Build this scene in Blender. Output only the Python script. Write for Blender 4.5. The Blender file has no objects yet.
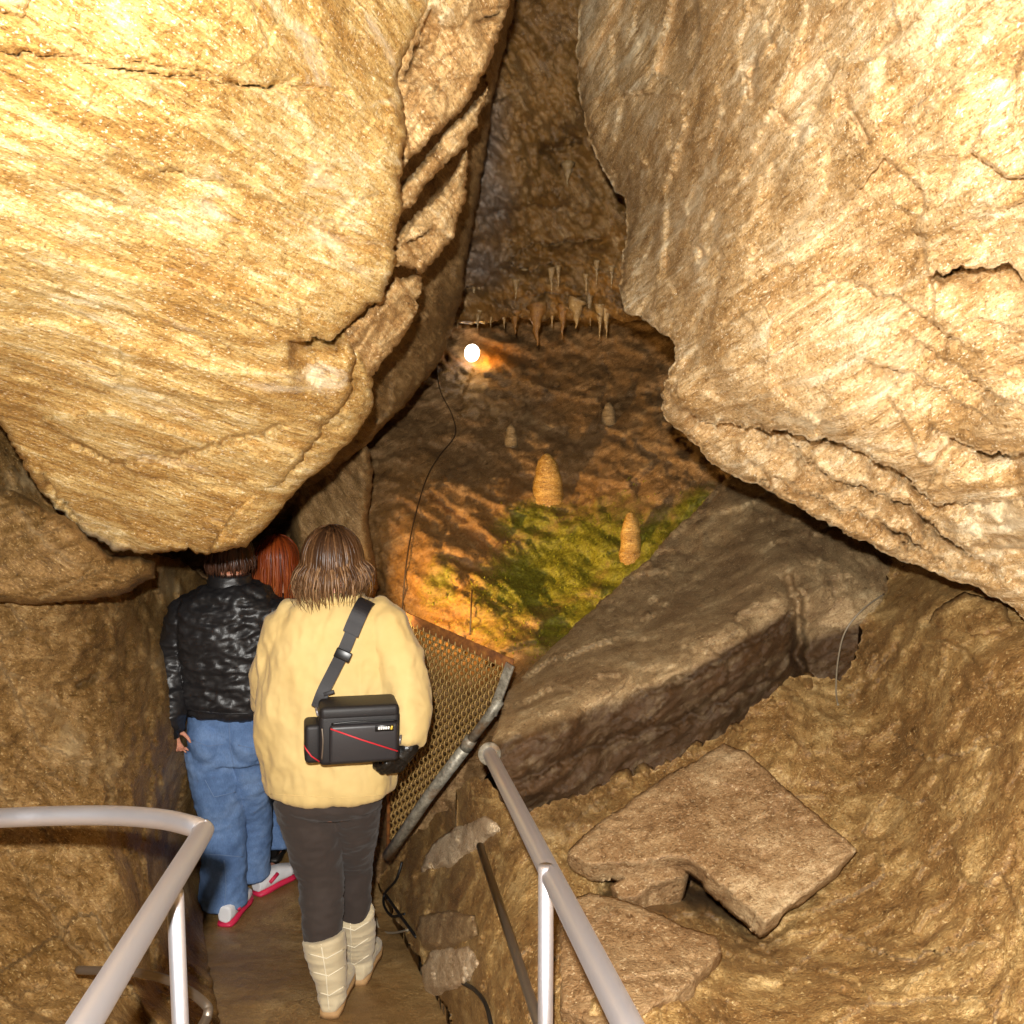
import bpy, bmesh, math, random
import numpy as np
from mathutils import Vector, Matrix
from mathutils.geometry import delaunay_2d_cdt
from mathutils.bvhtree import BVHTree

random.seed(7)
S = bpy.context.scene
COL = S.collection
R = math.radians
# ------------------------------------------------------------------ camera
F = 983.0
PITCH = R(6.5)
CAM = np.array([0.0, 0.0, 2.1])
FW = np.array([0, math.cos(PITCH), -math.sin(PITCH)])
UP = np.array([0, math.sin(PITCH), math.cos(PITCH)])

def at_np(x, y, Y):
    """photo direction (x, y) taken out to the distance Y in front of the camera -> world points"""
    x = np.asarray(x, float); y = np.asarray(y, float); Y = np.asarray(Y, float)
    a = (x - 512) / F; b = (512 - y) / F
    d = FW[None, :] + a[:, None] * np.array([1.0, 0, 0])[None, :] + b[:, None] * UP[None, :]
    return CAM[None, :] + d * (Y / d[:, 1])[:, None]

def at(x, y, Y):
    return Vector(at_np([x], [y], [Y])[0])

cam_d = bpy.data.cameras.new('camera'); cam = bpy.data.objects.new('camera', cam_d); COL.objects.link(cam)
cam.location = CAM; cam.rotation_euler = (R(90) - PITCH, 0, 0)
cam_d.sensor_width = 36; cam_d.lens = 36 * F / 1024; cam_d.clip_start = 0.05
S.camera = cam

# ------------------------------------------------------------------ noise (numpy)
_r = np.random.RandomState(3)
PERM = np.concatenate([_r.permutation(256)] * 3)
GR = _r.normal(size=(256, 3)); GR /= np.linalg.norm(GR, axis=1)[:, None]

def pnoise(P):
    P = np.asarray(P, float)
    i = np.floor(P).astype(int); f = P - i; i &= 255
    u = f * f * f * (f * (f * 6 - 15) + 10)
    def g(dx, dy, dz):
        h = PERM[PERM[PERM[(i[:, 0] + dx) & 255] + ((i[:, 1] + dy) & 255)] + ((i[:, 2] + dz) & 255)]
        return (GR[h] * (f - np.array([dx, dy, dz]))).sum(1)
    x00 = g(0,0,0) * (1-u[:,0]) + g(1,0,0) * u[:,0]; x10 = g(0,1,0) * (1-u[:,0]) + g(1,1,0) * u[:,0]
    x01 = g(0,0,1) * (1-u[:,0]) + g(1,0,1) * u[:,0]; x11 = g(0,1,1) * (1-u[:,0]) + g(1,1,1) * u[:,0]
    y0 = x00 * (1-u[:,1]) + x10 * u[:,1]; y1 = x01 * (1-u[:,1]) + x11 * u[:,1]
    return (y0 * (1-u[:,2]) + y1 * u[:,2]) * 1.6

def fbm(P, oct=4, gain=.5, ridged=False):
    s = 0; a = 1; n = 0
    P = np.asarray(P, float)
    for k in range(oct):
        v = pnoise(P * 2.03 ** k + 17.3 * k)
        if ridged: v = 1 - 2 * np.abs(v)
        s = s + a * v; n += a; a *= gain
    return s / n

def facets(P, size, seed, tilt=.6):
    """broken-face relief: every Voronoi cell is a flat chip with its own tilt and level"""
    Q = P / size; base = np.floor(Q).astype(int)
    best = np.full(len(Q), 9e9); val = np.zeros(len(Q))
    for dx in (-1, 0, 1):
        for dy in (-1, 0, 1):
            for dz in (-1, 0, 1):
                c = base + np.array([dx, dy, dz])
                h = PERM[PERM[PERM[(c[:,0] + seed) & 255] + (c[:,1] & 255)] + (c[:,2] & 255)]
                s = c + 0.5 + GR[h] * .45
                d = Q - s; dd = (d * d).sum(1)
                v = (GR[(h + 77) & 255] * d).sum(1) * tilt + GR[(h + 31) & 255][:, 0] * .5
                m = dd < best
                best[m] = dd[m]; val[m] = v[m]
    return val

# ------------------------------------------------------------------ object helpers
def world_loc(o):
    v = Vector((0, 0, 0))
    while o is not None:
        v = v + o.location; o = o.parent
    return v

def tag(o, label=None, cat=None, group=None, kind=None):
    if label: o['label'] = label
    if cat: o['category'] = cat
    if group: o['group'] = group
    if kind: o['kind'] = kind
    return o

def empty(name, loc, label, cat, group=None):
    o = bpy.data.objects.new(name, None); COL.objects.link(o); o.location = loc
    o.empty_display_size = .1
    return tag(o, label, cat, group)

def mk(name, V, Fc, mats, parent=None, smooth=True, matidx=None, origin=None, attrs=None):
    V = np.asarray(V, float)
    off = np.array(world_loc(parent)) if parent is not None else (np.array(origin) if origin is not None else
          np.array([V[:,0].mean(), V[:,1].mean(), V[:,2].min()]))
    me = bpy.data.meshes.new(name)
    me.from_pydata((V - off).tolist(), [], Fc if isinstance(Fc, list) else Fc.tolist())
    if not isinstance(mats, (list, tuple)): mats = [mats]
    for m in mats: me.materials.append(m)
    me.polygons.foreach_set('use_smooth', [smooth] * len(me.polygons))
    if matidx is not None: me.polygons.foreach_set('material_index', matidx)
    if attrs:
        for k, a in attrs.items():
            at_ = me.attributes.new(k, 'FLOAT', 'POINT'); at_.data.foreach_set('value', np.asarray(a, np.float32))
    me.update()
    o = bpy.data.objects.new(name, me); COL.objects.link(o)
    if parent is not None: o.parent = parent
    else: o.location = off
    return o

class MB:
    def __init__(s): s.v = []; s.f = []; s.a = []
    def add(s, V, Fc, a=0.0):
        n = len(s.v); s.v += [tuple(v) for v in V]; s.f += [tuple(i + n for i in q) for q in Fc]; s.a += [a] * len(V); return s
    def tube(s, pts, rad, n=12, caps=True, a=0.0, flat=None, closed=False):
        pts = [Vector(p) for p in pts]; L = len(pts)
        if not hasattr(rad, '__len__'): rad = [rad] * L
        T = []
        for i in range(L):
            if closed: t = pts[(i + 1) % L] - pts[i - 1]
            else: t = pts[min(i + 1, L - 1)] - pts[max(i - 1, 0)]
            T.append(t.normalized())
        ref = Vector((0, 0, 1)) if abs(T[0].z) < .9 else Vector((1, 0, 0))
        u = T[0].cross(ref).normalized(); V = []
        for i in range(L):
            if i: u = (u - T[i] * u.dot(T[i])).normalized()
            w = T[i].cross(u)
            for k in range(n):
                an = 2 * math.pi * k / n
                V.append(pts[i] + (u * math.cos(an) + w * math.sin(an) * (flat or 1)) * rad[i])
        Fc = [(i * n + k, i * n + (k + 1) % n, (i + 1) * n + (k + 1) % n, (i + 1) * n + k) for i in range(L - 1) for k in range(n)]
        if closed: Fc += [((L - 1) * n + k, (L - 1) * n + (k + 1) % n, (k + 1) % n, k) for k in range(n)]
        elif caps:
            Fc.append(tuple(range(n - 1, -1, -1))); Fc.append(tuple((L - 1) * n + k for k in range(n)))
        return s.add(V, Fc, a)
    def loft(s, rings, n=32, ex=2.4, a=0.0):
        """rings: (centre, half width in x, half depth in y)"""
        V = []
        for c, rx, ry in rings:
            for k in range(n):
                t = 2 * math.pi * k / n; ct, st = math.cos(t), math.sin(t)
                V.append((c[0] + rx * math.copysign(abs(ct) ** (2 / ex), ct), c[1] + ry * math.copysign(abs(st) ** (2 / ex), st), c[2]))
        L = len(rings)
        Fc = [(i * n + k, i * n + (k + 1) % n, (i + 1) * n + (k + 1) % n, (i + 1) * n + k) for i in range(L - 1) for k in range(n)]
        Fc.append(tuple(range(n - 1, -1, -1))); Fc.append(tuple((L - 1) * n + k for k in range(n)))
        return s.add(V, Fc, a)
    def ball(s, c, r, M=None, n=16, m=10, a=0.0):
        if not hasattr(r, '__len__'): r = (r, r, r)
        V = []
        for i in range(m + 1):
            ph = math.pi * (.001 + .998 * i / m)
            for k in range(n):
                th = 2 * math.pi * k / n
                p = Vector((r[0] * math.sin(ph) * math.cos(th), r[1] * math.sin(ph) * math.sin(th), r[2] * math.cos(ph)))
                if M is not None: p = M @ p
                V.append(p + Vector(c))
        Fc = [(i * n + k, (i + 1) * n + k, (i + 1) * n + (k + 1) % n, i * n + (k + 1) % n) for i in range(m) for k in range(n)]
        Fc.append(tuple(range(n))); Fc.append(tuple(m * n + k for k in range(n - 1, -1, -1)))
        return s.add(V, Fc, a)
    def box(s, c, dim, M=None, bev=.004, seg=2, a=0.0):
        bm = bmesh.new(); bmesh.ops.create_cube(bm, size=1)
        for v in bm.verts: v.co = Vector((v.co.x * dim[0], v.co.y * dim[1], v.co.z * dim[2]))
        if bev: bmesh.ops.bevel(bm, geom=list(bm.edges), offset=bev, segments=seg, profile=.5, affect='EDGES')
        bm.verts.index_update()
        V = [((M @ v.co) if M is not None else v.co) + Vector(c) for v in bm.verts]
        Fc = [tuple(v.index for v in f.verts) for f in bm.faces]; bm.free()
        return s.add(V, Fc, a)
    def make(s, name, mat, parent=None, **k): return mk(name, s.v, s.f, mat, parent, **k)

def remeshed(mb, voxel=.007, smooth=6, fac=.5):
    """fuse the lofts of a garment or a body into one continuous skin -> (verts, faces, normals)"""
    me = bpy.data.meshes.new('fuse'); me.from_pydata([tuple(v) for v in mb.v], [], mb.f)
    bm = bmesh.new(); bm.from_mesh(me); bmesh.ops.recalc_face_normals(bm, faces=bm.faces); bm.to_mesh(me); bm.free()
    o = bpy.data.objects.new('fuse', me); COL.objects.link(o)
    m = o.modifiers.new('r', 'REMESH'); m.mode = 'VOXEL'; m.voxel_size = voxel
    if smooth:
        q = o.modifiers.new('s', 'SMOOTH'); q.iterations = smooth; q.factor = fac
    dg = bpy.context.evaluated_depsgraph_get(); ev = o.evaluated_get(dg)
    m2 = bpy.data.meshes.new_from_object(ev)
    V = np.empty(len(m2.vertices) * 3); m2.vertices.foreach_get('co', V); V = V.reshape(-1, 3)
    N = np.empty(len(m2.vertices) * 3); m2.vertices.foreach_get('normal', N); N = N.reshape(-1, 3)
    Fc = [tuple(p.vertices) for p in m2.polygons]
    bpy.data.objects.remove(o); bpy.data.meshes.remove(me); bpy.data.meshes.remove(m2)
    return V, Fc, N

# ------------------------------------------------------------------ materials
def lin(h):
    h = h.lstrip('#'); c = [int(h[i:i+2], 16) / 255 for i in (0, 2, 4)]
    return tuple(((x + .055) / 1.055) ** 2.4 if x > .04045 else x / 12.92 for x in c) + (1,)

class NT:
    def __init__(s, name):
        s.m = bpy.data.materials.new(name); s.m.use_nodes = True; s.t = s.m.node_tree
        s.b = s.t.nodes['Principled BSDF']; s.tc = s.t.nodes.new('ShaderNodeTexCoord')
    def n(s, typ, ins=None, **kw):
        x = s.t.nodes.new(typ)
        for k, v in kw.items(): setattr(x, k, v)
        for k, v in (ins or {}).items():
            if hasattr(v, 'is_linked') or hasattr(v, 'links'): s.t.links.new(v, x.inputs[k])
            else: x.inputs[k].default_value = v
        return x
    def map(s, rot=(0,0,0), scale=(1,1,1)):
        v = s.n('ShaderNodeMapping', {'Vector': s.tc.outputs['Object'], 'Rotation': rot}).outputs[0]
        return s.n('ShaderNodeMapping', {'Vector': v, 'Scale': scale}).outputs[0]
    def noise(s, vec, scale, detail=6, rough=.6, dist=0):
        return s.n('ShaderNodeTexNoise', {'Vector': vec, 'Scale': scale, 'Detail': detail, 'Roughness': rough, 'Distortion': dist}).outputs['Fac']
    def ramp(s, fac, stops, interp='LINEAR'):
        x = s.n('ShaderNodeValToRGB', {'Fac': fac}); r = x.color_ramp; r.interpolation = interp
        while len(r.elements) < len(stops): r.elements.new(.5)
        for e, (p, c) in zip(r.elements, stops): e.position = p; e.color = c if len(c) == 4 else c + (1,)
        return x.outputs['Color']
    def math(s, op, a, b=None, clamp=False):
        x = s.n('ShaderNodeMath', operation=op); x.use_clamp = clamp
        for i, v in enumerate((a, b)):
            if v is None: continue
            if isinstance(v, (int, float)): x.inputs[i].default_value = v
            else: s.t.links.new(v, x.inputs[i])
        return x.outputs[0]
    def mix(s, fac, a, b, mode='MIX'):
        x = s.n('ShaderNodeMix', data_type='RGBA', blend_type=mode)
        for i, v in ((0, fac), (6, a), (7, b)):
            if isinstance(v, (int, float, tuple)): x.inputs[i].default_value = v
            else: s.t.links.new(v, x.inputs[i])
        return x.outputs[2]
    def attr(s, name): return s.n('ShaderNodeAttribute', attribute_name=name).outputs['Fac']
    def bump(s, h, strength, dist=.01, prev=None):
        ins = {'Height': h, 'Strength': strength, 'Distance': dist}
        if prev is not None: ins['Normal'] = prev
        return s.n('ShaderNodeBump', ins).outputs[0]
    def out(s, color=None, rough=None, normal=None, **kw):
        for k, v in (('Base Color', color), ('Roughness', rough), ('Normal', normal)):
            if v is None: continue
            if isinstance(v, (int, float, tuple)): s.b.inputs[k].default_value = v
            else: s.t.links.new(v, s.b.inputs[k])
        for k, v in kw.items(): s.b.inputs[k.replace('_', ' ')].default_value = v
        return s.m

def rock_mat(name, dark, mid, light, pale, ang=0.0, stretch=5.0, scale=1.0, rough=.52, bump=1.0, extra=None, spec=.4, vein=None):
    t = NT(name)
    iso = t.map()
    st = t.map((0, R(ang), 0), (1 * scale, .8 * scale, stretch * scale))
    n1 = t.noise(iso, 2.3 * scale, 5, .6, .4)
    n2 = t.noise(st, 5.5, 9, .68, .6)
    n3 = t.noise(st, 26, 5, .7, .3)
    n4 = t.noise(iso, 130 * scale, 3, .75)
    lg = t.map((0, R(ang), 0), (.45 * scale, .7 * scale, stretch * 1.5 * scale))
    n5 = t.noise(lg, 6.5, 8, .66, .9)
    f = t.math('ADD', t.math('MULTIPLY', n1, .24), t.math('MULTIPLY', n2, .30))
    f = t.math('ADD', f, t.math('ADD', t.math('MULTIPLY', n3, .16), t.math('ADD', t.math('MULTIPLY', n4, .10), t.math('MULTIPLY', n5, .20))))
    c = t.ramp(f, [(.39, dark), (.47, mid), (.53, light), (.62, pale)])
    j = t.ramp(n3, [(.30, (.40, .33, .26)), (.43, (1, 1, 1))])
    c = t.mix(.7, c, j, 'MULTIPLY')
    gr_ = t.ramp(n4, [(.32, (.50, .43, .34)), (.50, (1, 1, 1))])
    c = t.mix(.8, c, gr_, 'MULTIPLY')
    jn = t.ramp(n5, [(.485, (1, 1, 1)), (.5, (.45, .38, .30)), (.515, (1, 1, 1))])
    c = t.mix(.55, c, jn, 'MULTIPLY')
    fl = t.ramp(t.noise(t.map((0, R(ang), 0), (1, 1, 2.2)), 95, 2, .6), [(.60, (0, 0, 0)), (.68, (1, 1, 1))])
    c = t.mix(t.math('MULTIPLY', fl, .75), c, pale if len(pale) == 4 else pale + (1,))
    if vein is not None:
        vm = t.map((0, R(ang), 0), (.55, 1.0, 3.4))
        v = t.ramp(t.noise(vm, 2.1, 7, .65, .5), [(.57, (0, 0, 0)), (.70, (1, 1, 1))])
        c = t.mix(t.math('MULTIPLY', v, .7), c, vein)
    if extra: c = extra(t, c, iso, st)
    nb = t.bump(n2, .8 * bump, .018)
    nb = t.bump(n5, .8 * bump, .010, nb)
    nb = t.bump(n3, .8 * bump, .008, nb)
    nb = t.bump(n4, .8 * bump, .005, nb)
    rg = t.math('ADD', t.math('MULTIPLY', n3, .5), rough - .25, True)
    return t.out(c, rg, nb, Specular_IOR_Level=spec)

M = {}
M['boulder'] = rock_mat('ochre_rock', lin('855a22'), lin('be914c'), lin('dcb976'), lin('f8eac6'), ang=-24, stretch=5.5, vein=lin('faeed2'))
M['boulder_right'] = rock_mat('tan_rock', lin('866234'), lin('be9660'), lin('dab988'), lin('f8eaca'), ang=38, stretch=4, vein=lin('f0deb8'))
M['layer'] = rock_mat('ochre_layered_rock', lin('7e5828'), lin('b88e56'), lin('d4b078'), lin('f4deb4'), ang=-50, stretch=5)

# moss / rust colours are growths and stains, with the lamp's orange glow painted into rust: carried as point attributes
def slope_extra(t, c, iso, st):
    g = t.noise(iso, 14, 6, .7); g2 = t.noise(iso, 60, 3, .6)
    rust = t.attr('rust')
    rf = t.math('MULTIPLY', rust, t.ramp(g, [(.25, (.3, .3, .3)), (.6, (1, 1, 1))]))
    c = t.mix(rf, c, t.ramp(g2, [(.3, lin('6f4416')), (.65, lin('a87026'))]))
    moss = t.attr('moss')
    m = t.math('MULTIPLY', t.math('SUBTRACT', t.math('ADD', t.math('MULTIPLY', moss, 1.0), g), .80), 2.2, True)
    return t.mix(m, c, t.ramp(g2, [(.25, lin('52470e')), (.5, lin('706814')), (.75, lin('928a2a'))]))
M['slope'] = rock_mat('brown_flowstone', lin('5a4228'), lin('7e5e38'), lin('94724a'), lin('bc9a6c'), ang=30, stretch=2.5, extra=slope_extra, rough=.55)
def dark_extra(t, c, iso, st):
    d = t.attr('damp'); n = t.noise(st, 9, 5, .6)
    f = t.math('MULTIPLY', d, t.ramp(n, [(.3, (.55, .55, .55)), (.5, (1, 1, 1))]))
    return t.mix(f, c, t.ramp(n, [(.3, lin('33200f')), (.7, lin('5a3f22'))]))
M['block'] = rock_mat('grey_brown_rock', lin('705439'), lin('987b56'), lin('ae9168'), lin('ceb68c'), ang=32, stretch=2.2, extra=dark_extra)
M['ground'] = rock_mat('clay_ground', lin('644824'), lin('886436'), lin('a2804c'), lin('ccae78'), ang=35, stretch=2.0, rough=.5, extra=dark_extra, spec=.5)
M['slab'] = rock_mat('slab_rock', lin('6c4f30'), lin('8e6d48'), lin('a2835c'), lin('c8ae86'), ang=20, stretch=1.6)
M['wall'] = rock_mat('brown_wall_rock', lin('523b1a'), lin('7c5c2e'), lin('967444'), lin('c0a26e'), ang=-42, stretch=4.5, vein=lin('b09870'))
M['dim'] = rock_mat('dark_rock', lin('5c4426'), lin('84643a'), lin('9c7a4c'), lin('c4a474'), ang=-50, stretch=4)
def ceil_extra(t, c, iso, st):
    v = t.ramp(t.noise(iso, 5, 4, .6), [(.42, (0, 0, 0)), (.56, (1, 1, 1))])
    c = t.mix(t.math('MULTIPLY', v, .6), c, lin('8a6020'))
    g = t.attr('damp')
    return t.mix(g, c, t.ramp(t.noise(st, 12, 5, .6), [(.35, lin('5a4c40')), (.65, lin('94867a'))]))
M['ceiling'] = rock_mat('wet_flowstone', lin('523818'), lin('7c5a2c'), lin('967240'), lin('d0b080'), ang=-60, stretch=3.5, extra=ceil_extra, rough=.44, spec=.7)
def path_extra(t, c, iso, st):
    return t.mix(t.ramp(t.noise(iso, 3, 5, .6), [(.4, (0, 0, 0)), (.65, (1, 1, 1))]), c, lin('82623a'))
M['path'] = rock_mat('wet_path', lin('7c5a30'), lin('98784a'), lin('a88858'), lin('c4a676'), ang=10, stretch=1.2, extra=path_extra, rough=.4, bump=.7, spec=.5)
M['grey'] = rock_mat('grey_rock', lin('6a6252'), lin('8c8470'), lin('a29a84'), lin('c8c0aa'), ang=20, stretch=2)
M['pale_rock'] = rock_mat('pale_rock', lin('a48660'), lin('ccb08c'), lin('e0c8a4'), lin('f2e6ce'), ang=30, stretch=2)
M['stalagmite'] = rock_mat('golden_calcite', lin('7a5420'), lin('a67832'), lin('c4984c'), lin('e8cc90'), ang=0, stretch=3, rough=.4, spec=.6)
M['stalagmite_dull'] = rock_mat('dull_calcite', lin('5e4a2e'), lin('7e6848'), lin('967e5c'), lin('b49c7a'), ang=0, stretch=3, rough=.45)
M['stalactite'] = rock_mat('calcite', lin('6e5430'), lin('947648'), lin('b09468'), lin('dccaa4'), ang=90, stretch=.5, rough=.35, spec=.7)
M['stalactite_rust'] = rock_mat('rusty_calcite', lin('5c3a16'), lin('7e5626'), lin('966c36'), lin('b4905a'), ang=90, stretch=.5, rough=.35, spec=.6)

def plain(name, c, rough=.6, metal=0, bump=None, spec=.5, **kw):
    t = NT(name); nb = None; colr = lin(c)
    if bump:
        n = t.noise(t.map(), bump[0], 4, .6); nb = t.bump(n, bump[1], bump[2] if len(bump) > 2 else .003)
        colr = t.mix(1.0, lin(c), t.ramp(n, [(.3, (.82, .82, .82)), (.7, (1.12, 1.12, 1.12))]), 'MULTIPLY')
    return t.out(colr, rough, nb, Metallic=metal, Specular_IOR_Level=spec, **kw)
def steel(name, c, rough=.3, metal=1.0):
    t = NT(name); n = t.noise(t.map((0, 0, 0), (1, 1, 1)), 160, 3, .7)
    r = t.math('ADD', t.math('MULTIPLY', n, .14), rough - .07)
    return t.out(lin(c), r, t.bump(n, .08, .001), Metallic=metal)
M['steel'] = steel('brushed_stainless_steel', 'd4d2d8', .44, .86)
M['dull_steel'] = steel('dull_steel', '8f8478', .45, .85)
def galv():
    t = NT('galvanised_pipe'); n = t.noise(t.map(), 38, 5, .7); n2 = t.noise(t.map(), 9, 4, .6)
    c = t.ramp(n, [(.35, lin('6e675a')), (.55, lin('a29b8a')), (.7, lin('c4bca8'))])
    c = t.mix(t.ramp(n2, [(.52, (0, 0, 0)), (.66, (.7, .7, .7))]), c, lin('8a5e30'))
    return t.out(c, .5, t.bump(n, .3, .002), Metallic=.35)
M['galv'] = galv()
def rust():
    t = NT('rusty_flat_bar'); n = t.noise(t.map(), 30, 6, .7)
    return t.out(t.ramp(n, [(.3, lin('4e2a10')), (.55, lin('85501e')), (.75, lin('a5702f'))]), .75, t.bump(n, .4, .002))
M['rust'] = rust()
M['wire'] = plain('brassy_wire', '9c7c46', .5, .35, (60, .2))
M['black_rubber'] = plain('black_cable', '15120f', .5)
M['pale_cable'] = plain('pale_cable', '8c7f6a', .5)
M['brown_wire'] = plain('brown_wire', '3a2612', .6)
M['skin'] = plain('skin', 'd9967a', .5, 0, (120, .1), Subsurface_Weight=.1)
M['eye'] = plain('eye_white', 'e8e4de', .2)
M['lip'] = plain('lips', 'b4605a', .45)
def cloth(name, c1, c2, scale, rough, bump, sheen=0, spec=.3):
    t = NT(name); n = t.noise(t.map(), 5, 4, .6); w = t.noise(t.map(), scale, 3, .7)
    c = t.ramp(n, [(.3, lin(c1)), (.7, lin(c2))])
    return t.out(c, rough, t.bump(w, bump, .0015), Specular_IOR_Level=spec, Sheen_Weight=sheen)
M['yellow'] = cloth('pale_yellow_fabric', 'cbae70', 'd6bb80', 300, .8, .25, .1)
M['nylon'] = cloth('black_nylon', '1c1b1c', '282627', 90, .40, .5, 0, .5)
M['dark_jacket'] = cloth('dark_plum_fabric', '1a1416', '261c1e', 200, .7, .3)
M['trousers'] = cloth('charcoal_fabric', '342b27', '3e3530', 350, .85, .3, .1)
M['suede'] = cloth('beige_suede', 'bfae8c', 'd4c5a4', 160, .85, .35, .2)
M['sole'] = plain('tan_boot_sole', 'b08a5c', .7)
M['seam'] = plain('pale_seam', 'e4d9be', .8)
M['leather'] = plain('black_leather', '181614', .32, 0, (90, .5, .004), .6)
M['bag'] = plain('black_bag_fabric', '1b191b', .55, 0, (260, .4, .002))
M['bag_panel'] = plain('dark_bag_panel', '29272a', .45, 0, (300, .2, .001))
M['red'] = plain('red_piping', 'c22a34', .5)
M['white'] = plain('white_trainer', 'e9e9ec', .5)
M['white_mark'] = plain('white_mark', 'f2f2ee', .5)
M['yellow_mark'] = plain('yellow_mark', 'd9b640', .5)
M['pink'] = plain('pink_sole', 'd32a50', .5)
M['webbing'] = plain('black_webbing', '1f1d20', .6, 0, (220, .4, .002))
M['plastic'] = plain('black_plastic', '0e0e10', .35)
def denim():
    t = NT('blue_denim'); n = t.noise(t.map(), 4.5, 5, .65); w = t.noise(t.map((0, 0, 0), (1, 1, .3)), 260, 3, .7)
    c = t.ramp(n, [(.3, lin('4c6690')), (.5, lin('6885b2')), (.7, lin('88a3cc'))])
    c = t.mix(.5, c, t.ramp(w, [(.3, (.6, .6, .6)), (.7, (1.2, 1.2, 1.2))]), 'MULTIPLY')
    return t.out(c, .85, t.bump(w, .3, .001), Specular_IOR_Level=.2)
M['denim'] = denim()
M['denim_seam'] = plain('denim_stitching', '6c84aa', .8)
def hair(name, dark, mid, light, rough=.42):
    t = NT(name); a = t.attr('lock'); n = t.noise(t.map((0, 0, 0), (1, 1, .15)), 160, 3, .7)
    f = t.math('ADD', t.math('MULTIPLY', a, .75), t.math('MULTIPLY', n, .3))
    return t.out(t.ramp(f, [(.15, lin(dark)), (.5, lin(mid)), (.95, lin(light))]), rough, t.bump(n, .4, .002), Specular_IOR_Level=.35)
M['brown_hair'] = hair('brown_hair', '2a190e', '543820', 'a5805a')
M['dark_hair'] = hair('dark_brown_hair', '20120b', '3c2418', '5e3c28')
M['red_hair'] = hair('auburn_hair', '3c1407', '8a3a12', 'bc6426')
def emit(name, c, s):
    t = NT(name); t.b.inputs['Emission Color'].default_value = c; t.b.inputs['Emission Strength'].default_value = s
    return t.out((.8, .8, .8, 1), .4)
M['lamp_glass'] = emit('lit_lamp_glass', (1, .93, .8, 1), 9)
def mossmat():
    t = NT('moss'); a = t.attr('lock')
    return t.out(t.ramp(a, [(0, lin('504a0c')), (.6, lin('6e6a14')), (1, lin('858024'))]), .9, None, Specular_IOR_Level=.1)
M['moss'] = mossmat()

# ------------------------------------------------------------------ rock builder
def fract_outline(pts, sp, amp, seed, closed=True):
    rs = np.random.RandomState(seed); out = []
    n = len(pts)
    for i in range(n if closed else n - 1):
        a = np.array(pts[i], float); b = np.array(pts[(i + 1) % n], float)
        L = np.linalg.norm(b - a); k = max(1, int(round(L / sp)))
        nv = np.array([-(b - a)[1], (b - a)[0]]) / max(L, 1e-6)
        for j in range(k):
            t = j / k; p = a + (b - a) * t
            w = min(1, 4 * t * (1 - t) + .25)
            q = np.array([[p[0] / 26 + seed * 3.1, p[1] / 26, .5]]); q2 = q * 3.7
            out.append(p + nv * amp * w * (pnoise(q)[0] + .5 * pnoise(q2)[0] + .25 * rs.uniform(-1, 1)))
    return np.array(out)

def seg_dist(P, L, closed):
    L = np.asarray(L, float); n = len(L); best = np.full(len(P), 1e18); side = np.zeros(len(P)); along = np.zeros(len(P))
    for i in range(n if closed else n - 1):
        a = L[i]; b = L[(i + 1) % n]; d = b - a; l2 = max((d * d).sum(), 1e-9)
        t = np.clip(((P - a) @ d) / l2, 0, 1); q = P - a - t[:, None] * d; dd = (q * q).sum(1)
        m = dd < best
        best[m] = dd[m]
        if not closed:
            side[m] = np.sign(d[0] * (P[m, 1] - a[1]) - d[1] * (P[m, 0] - a[0])); along[m] = (i + t[m]) / (n - 1)
    return np.sqrt(best), side, along

def inside(P, poly):
    x, y = P[:, 0], P[:, 1]; r = np.zeros(len(P), bool); n = len(poly)
    for i in range(n):
        x1, y1 = poly[i]; x2, y2 = poly[(i + 1) % n]
        if y1 == y2: continue
        c = ((y1 > y) != (y2 > y)) & (x < (x2 - x1) * (y - y1) / (y2 - y1) + x1)
        r ^= c
    return r

def rbf(ctrl, X):
    c = np.array(ctrl, float); A = c[:, :2] / 100; z = 1 / c[:, 2]; n = len(c)
    k = lambda a, b: np.sqrt(((a[:, None, :] - b[None]) ** 2).sum(2) + .16)
    Ph = np.hstack([np.ones((n, 1)), A]); K = k(A, A) + np.eye(n) * -.01
    Mx = np.block([[K, Ph], [Ph.T, np.zeros((3, 3))]])
    w = np.linalg.solve(Mx, np.concatenate([z, np.zeros(3)]))
    X = X / 100
    out = k(X, A) @ w[:n] + w[n] + X @ w[n + 1:]
    return 1 / np.clip(out, .1, 1.2)

HF = {}   # name -> (px points, Y) for later placement on a surface

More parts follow.
